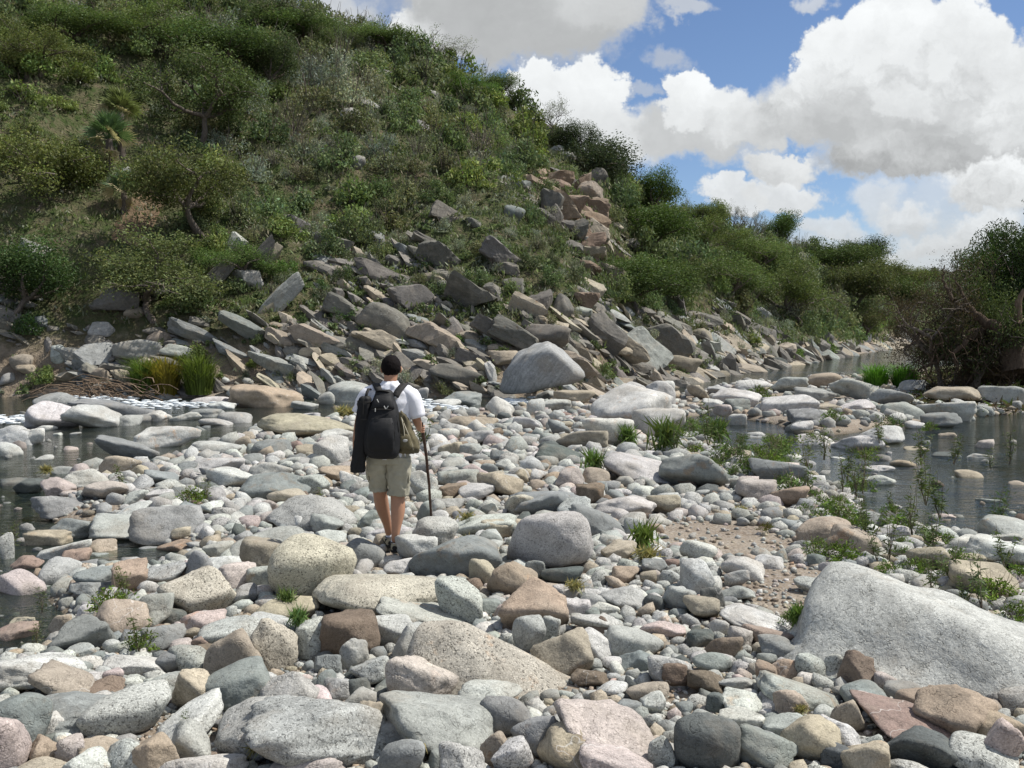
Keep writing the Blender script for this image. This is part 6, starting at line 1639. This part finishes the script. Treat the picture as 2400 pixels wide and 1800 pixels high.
# ------------------------------------------------------------------ labels
LM = [((391, 455), 'the hiker'), ((430, 490), 'the walking stick'), ((550, 538), 'the blotched perched boulder'), ((310, 569), 'the round salt-and-pepper boulder'), ((380, 598), 'the long salt-and-pepper boulder'), ((505, 665), 'the broad sloping slab'),
      ((421, 683), 'the rose pink boulder'), ((708, 744), 'the round blackish boulder'), ((930, 635), 'the giant pale boulder'), ((127, 713), 'the bluish grey boulder'), ((320, 740), 'the dark-faced angular boulder'), ((631, 408), 'the white veined boulder'),
      ((543, 368), 'the grey stream boulder'), ((307, 427), 'the long cream boulder'), ((268, 396), 'the ochre brown boulder'), ((175, 378), 'the reed clumps'), ((102, 450), 'the pale flat stream boulders'), ((585, 215), 'the orange cliff'), ((113, 118), 'the two fan palms'),
      ((155, 188), 'the bare ochre earth'), ((353, 22), 'the dead skyline trees'), ((195, 90), 'the large thorn tree'), ((598, 140), 'the round skyline tree'), ((150, 280), 'the airy thorn tree'), ((250, 270), 'the pale rock steps'), ((650, 285), 'the riverside thicket'), ((787, 235), 'the distant wooded ridge'),
      ((870, 335), 'the far river bend'), ((960, 330), 'the tangled thorn bush'), ((1000, 230), 'the tall dark tree'), ((900, 475), 'the right-hand pool'), ((770, 400), 'the boulders by the upper river'), ((60, 590), 'the brown backwater'), ((60, 330), 'the left-bank boulders'), ((450, 330), 'the rubble slope'),
      ((720, 530), 'the sandy strip'), ((900, 720), 'the purplish red boulder'), ((20, 740), 'the pale pink corner boulder'), ((190, 500), 'the grey granite blocks'), ((650, 470), 'the white speckled boulder'), ((400, 160), 'the mid-slope boulders'), ((300, 200), 'the middle of the slope'), ((480, 110), 'the shoulder of the hill'), ((40, 60), 'the upper left corner'), ((250, 40), 'the hilltop trees')]
def where(px, py):
    px = min(max(px, 0), 1023); py = min(max(py, 0), 767)
    d = sorted((math.hypot(px - x, (py - y) * 1.2), x, y, n) for (x, y), n in LM)
    def side(x, y):
        a = math.degrees(math.atan2(-(py - y), px - x)) % 360
        return ['right of', 'above right of', 'above', 'above left of', 'left of', 'below left of', 'below', 'below right of'][int(((a + 22.5) % 360) // 45)]
    n0 = d[0]
    far = 'just ' if n0[0] < 38 else '' if n0[0] < 90 else 'well '
    return f"{far}{side(n0[1], n0[2])} {n0[3]}", (d[1][3], side(d[1][1], d[1][2])), n0
ORD = ['', 'second', 'third', 'fourth', 'fifth', 'sixth', 'seventh', 'eighth', 'ninth', 'tenth', 'eleventh', 'twelfth']
def do_labels():
    by = {}
    for r_ in REG:
        o, px, py, sp, noun, grp = r_
        wh, (n2, s2), _ = where(px, py)
        base = f"{noun} {wh}"
        by.setdefault(base, []).append((r_, n2, s2))
    used = set()
    for base, L in by.items():
        if len(L) > 1:
            # try the second landmark first
            sub = {}
            for r_, n2, s2 in L: sub.setdefault(f"{base}, {s2} {n2}", []).append(r_)
        else: sub = {base: [L[0][0]]}
        for b2, M in sub.items():
            if len(b2.split()) > 15 and len(M) > 1 or len(b2.split()) > 16: b2 = base
            M.sort(key=lambda q: q[1])
            for i, q in enumerate(M):
                if len(M) == 1: lb = b2
                elif i == 0: lb = 'leftmost ' + b2
                elif i == len(M) - 1: lb = 'rightmost ' + b2
                elif i < len(ORD): lb = ORD[i] + ' from left, ' + b2
                else: lb = b2
                if lb in used or len(lb.split()) > 16:
                    x_, y_ = min(max(q[1], 0), 1023), min(max(q[2], 0), 767)
                    dd = sorted((math.hypot(x_ - a, (y_ - b) * 1.2), a, b, n) for (a, b), n in LM)
                    lb = None
                    for e_ in dd[:8]:
                        for pre in ('', 'another ', 'further '):
                            al = f"{pre}{q[4]} {['right of', 'above right of', 'above', 'above left of', 'left of', 'below left of', 'below', 'below right of'][int(((math.degrees(math.atan2(-(y_ - e_[2]), x_ - e_[1])) % 360 + 22.5) % 360) // 45)]} {e_[3]}"
                            if al not in used and len(al.split()) <= 16: lb = al; break
                        if lb: break
                    lb = lb or q[4] + ' ' + where(q[1], q[2])[0]
                used.add(lb)
                q[0]['label'] = ' '.join(lb.split()[:16]); q[0]['group'] = q[5]
do_labels()
